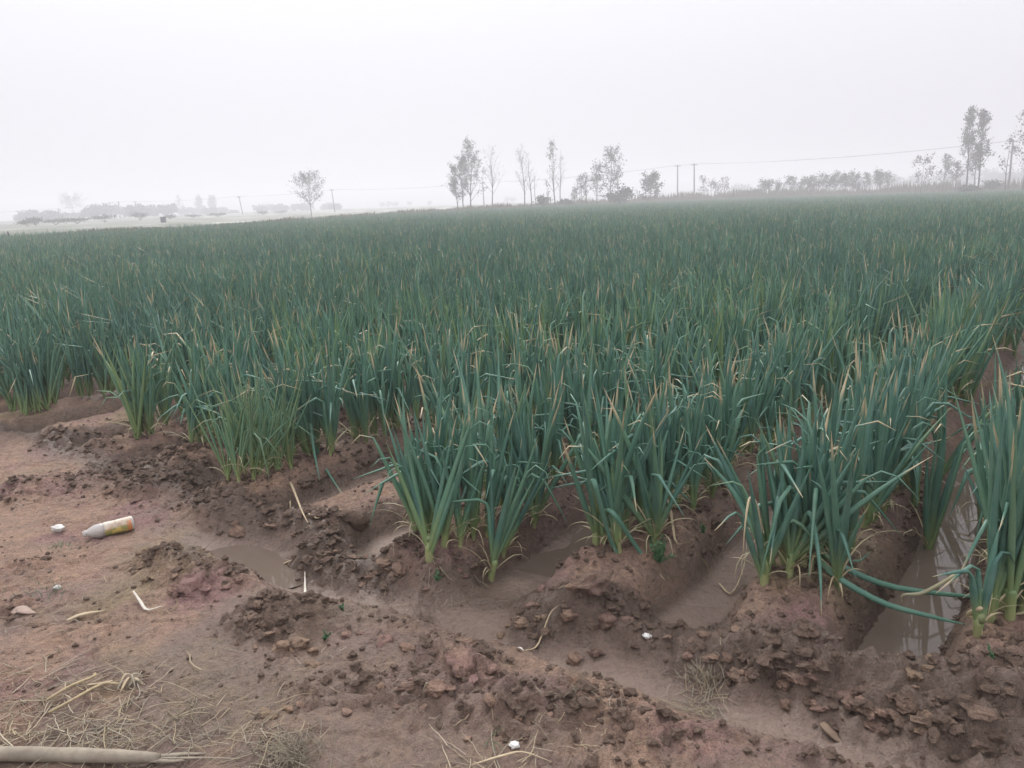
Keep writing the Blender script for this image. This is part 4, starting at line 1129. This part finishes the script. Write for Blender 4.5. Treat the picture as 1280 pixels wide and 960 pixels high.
def shrub(px, d, h, wd, seed, label, mat_=M_SHRUB, name='shrub', group=None, n=500, leaf=.12):
    rs = np.random.default_rng(seed); p = at(px, d); e = empty(name, (p[0], p[1], gh(p[0], p[1])))
    st = Bag(); lf = Bag()
    nb = 9; tips = []
    for i in range(nb):
        a = rs.uniform(0, 6.28); rr_ = wd * .5 * rs.uniform(.2, .8); top = np.array([math.cos(a) * rr_, math.sin(a) * rr_, h * rs.uniform(.45, .8)])
        V, Q, T, A = tube([(0, 0, -.05), top * [.4, .4, .5], top], [.03, .02, .012], 4, 1, False, (0, .5)); st.add(V, Q, T, A)
        tips.append((top, rs.uniform(.22, .40)))
    ch = rs.integers(nb, size=n); cen = np.array([tips[c_][0] for c_ in ch]); rad = np.array([tips[c_][1] for c_ in ch])
    cen = cen + rs.normal(0, 1, (n, 3)) * (rad * np.array([wd * .45])[0])[:, None] * [1, 1, min(1, .7 * h / wd)]
    cen[:, 2] = np.abs(cen[:, 2])
    n1 = rs.normal(size=(n, 3)); n1 /= np.linalg.norm(n1, axis=1)[:, None]
    n2 = np.cross(n1, rs.normal(size=(n, 3))); n2 /= np.linalg.norm(n2, axis=1)[:, None]
    sz = leaf * rs.uniform(.6, 1.3, n)[:, None]
    V = np.stack([cen - n1 * sz, cen + n2 * sz * .7, cen + n1 * sz, cen - n2 * sz * .7], 1).reshape(-1, 3)
    A = np.zeros((n * 4, 4)); A[:, 2] = np.repeat(rs.random(n), 4)
    lf.add(V, np.arange(n * 4).reshape(-1, 4), None, A)
    link('stem', st.mesh('stem', [M_BARK]), e); link('crown', lf.mesh('crown', [mat_], False), e)
    return tag(e, label, 'shrub', group)
for i, (px, d, h, wd) in enumerate([(33, 62, .55, 1.1), (43, 63, .75, 1.0), (68, 64, .55, 2.0), (95, 66, .6, 1.6), (130, 70, .75, 1.6), (174, 75, .9, 1.4), (212, 79, .5, 1.2), (240, 82, .5, 2.2), (272, 86, .5, 1.8),
                                    (328, 95, .6, 1.4), (352, 110, .6, 2.0)]):
    shrub(px, d * 2.5, h * 2.0, wd * 2.4, 900 + i, 'low brown-green shrub on the bank behind the crop', M_SHRUB, group='low shrubs on the bank')
for i, (px, d, h, wd, lb) in enumerate([(681, 141, 2.4, 2.2, 'dark round bush under the bare poplars'), (706, 142, 1.6, 2.0, 'small bush at the foot of a bare poplar'), (780, 139, 3.6, 4.0, 'dense dark bush below the straight bare poplar'), (768, 138, 2.4, 4.5, 'wide low bush among the leafy poplars'),
                                        (935, 185, 2.0, 4.5, 'broad olive bush past the paired poles'), (944, 184, 2.2, 2.0, 'narrow olive bush beside the broad one'), (1216, 150, 1.6, 3.0, 'dark undergrowth bush at the foot of the tall pair'), (1240, 168, 2.4, 3.0, 'grey-green bush behind the verge near the utility pole')]):
    shrub(px, d, h, wd, 950 + i, lb, M_POPLAR, n=700, leaf=.18)

# groves far behind
def grove_tree(px, d, h, wd, seed, label, group, n=900):
    rs = np.random.default_rng(seed); p = at(px, d); e = empty('broadleaf_tree', (p[0], p[1], gh(p[0], p[1])))
    b = Bag()
    V, Q, T, A = tube([(0, 0, -.3), (0, 0, h * .3), (rs.normal(0, .2), 0, h * .7)], [.3, .24, .1], 6, 1, False, (0, .5)); b.add(V, Q, T, A)
    nc = 22; cs_ = []
    for i in range(nc):
        v = rs.normal(size=3); v /= np.linalg.norm(v); r_ = rs.random() ** .4
        c_ = np.array([v[0] * wd * .40 * r_, v[1] * wd * .40 * r_, h * .56 + v[2] * h * .32 * r_]); cs_.append((c_, wd * rs.uniform(.10, .19)))
        if i < 8:
            V, Q, T, A = tube([(0, 0, h * .3), c_ * [.5, .5, .75], c_], [.14, .08, .03], 4, 1, False, (0, .5)); b.add(V, Q, T, A)
    ch = rs.integers(nc, size=n); v = rs.normal(size=(n, 3)); v /= np.linalg.norm(v, axis=1)[:, None]
    cen = np.array([cs_[c_][0] for c_ in ch]) + v * np.array([cs_[c_][1] for c_ in ch])[:, None] * (rs.random(n) ** .4)[:, None]
    n1 = rs.normal(size=(n, 3)); n1 /= np.linalg.norm(n1, axis=1)[:, None]
    n2 = np.cross(n1, rs.normal(size=(n, 3))); n2 /= np.linalg.norm(n2, axis=1)[:, None]
    sz = .42 * rs.uniform(.6, 1.3, n)[:, None]
    V = np.stack([cen - n1 * sz, cen + n2 * sz * .8, cen + n1 * sz, cen - n2 * sz * .8], 1).reshape(-1, 3)
    A = np.zeros((n * 4, 4)); A[:, 2] = np.repeat(rs.random(n), 4)
    lf = Bag(); lf.add(V, np.arange(n * 4).reshape(-1, 4), None, A)
    link('trunk', b.mesh('trunk', [M_BARK]), e); link('crown', lf.mesh('crown', [M_GROVE], False), e)
    return tag(e, label, 'tree', group)
GR = [(38, 266, 16), (26, 270, 10), (52, 272, 10), (66, 268, 20), (80, 275, 12), (92, 268, 16), (115, 262, 16), (128, 257, 18), (143, 257, 16), (156, 259, 14), (170, 259, 16), (184, 258, 16), (195, 261, 12), (209, 259, 16)]
for i, (px, yt, wpx) in enumerate(GR):
    d = 350 + 25 * math.sin(i * 1.7); grove_tree(px, d, hp(px, yt, d), wpx * d / FPX * 1.8, 1200 + i, 'rounded hazy tree in the near grove beyond the bank', 'hazy trees of the near grove')
GR2 = [(232, 262, 16), (248, 262, 14), (262, 261, 14), (276, 262, 14), (290, 265, 10), (326, 259, 14), (340, 258, 16), (352, 257, 14), (376, 257, 20), (408, 256, 14), (420, 256, 12)]
for i, (px, yt, wpx) in enumerate(GR2):
    d = 440 + 30 * math.sin(i * 2.3); grove_tree(px, d, hp(px, yt, d), wpx * d / FPX * 1.7, 1300 + i, 'pale rounded tree in the farther hazy grove', 'pale trees of the farther grove', 700)
for i, (px, yt, wpx) in enumerate([(478, 253, 8), (486, 252, 10), (494, 253, 8), (512, 252, 6), (537, 251, 6), (634, 246, 8), (640, 247, 7)]):
    d = 640; grove_tree(px, d, hp(px, yt, d), wpx * d / FPX * 1.3, 1350 + i, 'tiny pale tree fading in haze on the horizon', 'tiny trees on the hazy horizon', 400)
tree(92, 430, hp(92, 250, 430), 11, 70, 'pale bare tree rising behind the near grove', M_BROWNLEAF, .5, .3, 'bare_tree', .4, twigs=40, shape='round')
tree(250, 500, hp(250, 247, 500), 3.2, 71, 'thin pale poplar above the farther grove', M_POPLAR, 1.2, .2, leaf=.5, twigs=24)
tree(266, 500, hp(267, 248, 500), 4.5, 72, 'pale leafy poplar above the farther grove', M_POPLAR, 1.6, .2, leaf=.55, twigs=24)
tree(225, 500, hp(225, 246, 500), 4, 73, 'faint bare poplar between the two groves', M_BROWNLEAF, .3, .3, leaf=.4, twigs=24)
for i, px in enumerate([925, 945, 1000, 1036, 1066, 1090, 1130, 1150, 1185, 1232, 1245, 1262, 1278, 1290, 1110, 1205]):
    d = 470 + 40 * math.sin(i * 2.1); yt = hz(px) - np.interp(px, [920, 1100, 1290], [9, 14, 15]) + 3 * math.sin(i * 1.3)
    grove_tree(px, d, hp(px, yt, d), 34 * d / FPX, 1400 + i, 'faint blue-grey tree in the line behind the hedge', 'faint tree line behind the hedge', 900)

# verge of rough grass along the far side of the crop
vb = Bag(); rs = np.random.default_rng(8)
n = 26000
aa = rs.uniform(R(-39), R(41), n); dd_ = np.interp(aa, E_ANG, E_D) + rs.uniform(.2, 1, n) ** 1.0 * np.interp(np.degrees(aa), [-40, -20, 5, 40], [6, 8, 12, 20])
X, Y = np.sin(aa) * dd_, np.cos(aa) * dd_
hh = rs.uniform(.15, .55, n) * np.interp(np.degrees(aa), [-40, -18, 2, 10, 40], [.6, .7, 1.8, 3.6, 4.0]) * (1 + .9 * fbm(X, Y, 5, 3, 130))
hh = np.maximum(hh, .08); wv = .12 * rs.uniform(.6, 1.6, n) * np.interp(np.degrees(aa), [-40, 40], [.8, 1.8]); ta = rs.uniform(0, 6.28, n)
bx, by = np.cos(ta) * wv, np.sin(ta) * wv
V = np.stack([np.stack([X - bx, Y - by, 0 * X + .0], 1), np.stack([X + bx, Y + by, 0 * X], 1), np.stack([X + rs.normal(0, .12, n), Y + rs.normal(0, .12, n), hh + .1], 1)], 1).reshape(-1, 3)
A = np.zeros((n * 3, 4)); A[:, 2] = np.repeat(np.clip(.5 + .6 * fbm(X, Y, 12, 3, 140) + rs.normal(0, .15, n), 0, 1), 3)
vb.add(V, None, np.arange(n * 3).reshape(-1, 3), A)
tag(link('verge_grass', vb.mesh('verge_grass', [M_VERGE], False)), 'rough brown-green grass verge along the far edge of the crop', 'grass', kind='stuff')

# poles and cables
POLES = [(24, 265, 330, -.03, 0), (150, 254, 330, 0, 0), (171, 253.5, 325, 0, 0), (303, 246.5, 300, -.12, 1), (418, 238, 270, -.06, 0), (605, 229, 235, -.03, 0), (847, 209, 215, -.01, 0), (868, 207.5, 205, -.02, 0), (1261, 186, 172, .0, 1)]
tops = []
PLAB = ['small pole beside the grove end', 'thin pole in front of the near grove, one of two', 'thin pole in front of the near grove, one of two', 'leaning pole with a dark head standing in the open', 'slim pole beside the lone round-crowned tree',
        'short pole between poplar clump and bare forked poplar', 'straight pole of the pair past the bushy tree', 'slightly leaning pole of the pair past the bushy tree', 'dark utility pole with a side bracket by the sparse sapling']
for i, (px, yt, d, lean, head) in enumerate(POLES):
    p = at(px, d); hgt = hp(px, yt, d); z0 = gh(p[0], p[1])
    e = empty('utility_pole', (p[0], p[1], z0)); e.rotation_euler = (0, lean, 0)
    V, Q, T, A = tube([(0, 0, -.5), (0, 0, hgt * .5), (0, 0, hgt - z0)], [.19, .165, .13], 10, 1, True, (0, .5))
    link('shaft', mesh_np('shaft', V, Q, T, [M_POLE], True), e)
    ca = bpy.data.meshes.new('crossarm')
    w_, t_ = .7, .06; zc0 = hgt - z0 - .35
    vs = [(sx * w_, sy * t_ - .15, zc0 + sz * t_) for sx in (-1, 1) for sy in (-1, 1) for sz in (-1, 1)]
    ca.from_pydata(vs, [], [(0, 1, 3, 2), (4, 6, 7, 5), (0, 4, 5, 1), (2, 3, 7, 6), (0, 2, 6, 4), (1, 5, 7, 3)]); ca.materials.append(M_POLE)
    link('crossarm', ca, e)
    for sx in (-1, 1):
        V, Q, T, A = tube([(sx * .6, -.15, zc0 + .06), (sx * .6, -.15, zc0 + .16), (sx * .6, -.15, zc0 + .24)], [.05, .07, .03], 6, 1, True, (0, .5))
        link('insulator', mesh_np('insulator', V, Q, T, [M_POLE], True), e)
    if head:
        v = clod_shape(np.random.default_rng(3), IV2, .1, 6, 1.0) * [.28, .22, .4] + [.25 if i == 8 else 0, -.2, hgt - z0 - 1.3 if i == 8 else hgt - z0 - .5]
        link('bracket', mesh_np('bracket', v, None, IT2, [M_POLE], True), e)
    tag(e, PLAB[i], 'utility pole', 'two thin poles before the near grove' if i in (1, 2) else None)
    c_, s_ = math.cos(lean), math.sin(lean)
    tops.append(np.array([p[0] + s_ * hgt, p[1] - .15, z0 + (hgt - z0 - .12) * c_]))
ends = [at(-140, 330) + [0, 0, hp(-140, 272, 330)]] + tops + [at(1480, 150) + [0, 0, hp(1480, 172, 150)]]
for j, off in enumerate((-.6, .6)):
    pts = []
    for a, b in zip(ends[:-1], ends[1:]):
        L = np.linalg.norm(b - a)
        for u in np.linspace(0, 1, 14)[:-1]:
            pts.append(a + (b - a) * u + np.array([off, 0, -.012 * L * 4 * u * (1 - u) - (0 if j == 0 else .0)]))
    V, Q, T, A = tube(np.array(pts),   .016, 4, 1, False, (0, .5))
    tag(link('power_cable', mesh_np('power_cable', V, Q, T, [M_WIRE], True)), 'thin sagging power cable strung along the utility poles', 'cable', 'power cables along the poles')

# small dark box and stake on the bank, brush heap on the verge
p = at(203, 130); e = empty('well_box', (p[0], p[1], gh(p[0], p[1])))
def box(nm, sx, sy, z0, z1, m, parent, bev=.03):
    import bmesh
    bm = bmesh.new(); bmesh.ops.create_cube(bm, size=1)
    for v in bm.verts: v.co = (v.co.x * sx, v.co.y * sy, z0 + (v.co.z + .5) * (z1 - z0))
    bmesh.ops.bevel(bm, geom=bm.edges[:], offset=bev, segments=2, affect='EDGES')
    me = bpy.data.meshes.new(nm); bm.to_mesh(me); bm.free(); me.materials.append(m); return link(nm, me, parent)
M_DARK = simple('dark_masonry', (.06, .06, .06), (.04, .04, .04), 6)
box('wall', .62, .58, -.1, .75, M_DARK, e); box('lid', .69, .65, .75, .82, M_DARK, e, .02)
tag(e, 'small dark box-shaped well head among low shrubs on the bank', 'well head')
p = at(8, 54); z0 = gh(p[0], p[1])
V, Q, T, A = tube([(0, 0, -.1), (.02, 0, .3), (-.03, 0, .62), (-.06, 0, .8)], [.05, .045, .05, .03], 8, 1, True, (0, .5))
tag(link('wooden_stake', mesh_np('wooden_stake', V, Q, T, [M_BARK], True), None, (p[0], p[1], z0)), 'short dark wooden stake at the near end of the bank', 'stake')
p = at(1246, 172); v = clod_shape(np.random.default_rng(31), IV3, .7, 5, .3) * [1.3, .6, .9]
tag(link('earth_heap', mesh_np('earth_heap', v, None, IT3, [M_BROWN], True), None, (p[0], p[1], gh(p[0], p[1]) + .55)), 'low dark earth heap on the grass verge near the utility pole', 'earth heap')

# ------------------------------------------------------------------ haze
hm = bpy.data.materials.new('haze'); hm.use_nodes = True
t = hm.node_tree; t.nodes.clear()
oo = t.nodes.new('ShaderNodeOutputMaterial'); pv = t.nodes.new('ShaderNodeVolumePrincipled')
pv.inputs['Color'].default_value = (.93, .935, .97, 1); pv.inputs['Density'].default_value = .0034; pv.inputs['Anisotropy'].default_value = .3
t.links.new(pv.outputs[0], oo.inputs['Volume'])
me = bpy.data.meshes.new('haze'); B_ = 960; zlo, zhi = -3, 19
vs = [(x, y, z) for x in (-B_, B_) for y in (-B_, B_) for z in (zlo, zhi)]
me.from_pydata(vs, [], [(0, 1, 3, 2), (4, 6, 7, 5), (0, 4, 5, 1), (2, 3, 7, 6), (0, 2, 6, 4), (1, 5, 7, 3)])
me.materials.append(hm)
tag(link('haze', me), 'pale even haze hanging over the whole field', 'haze', kind='stuff')
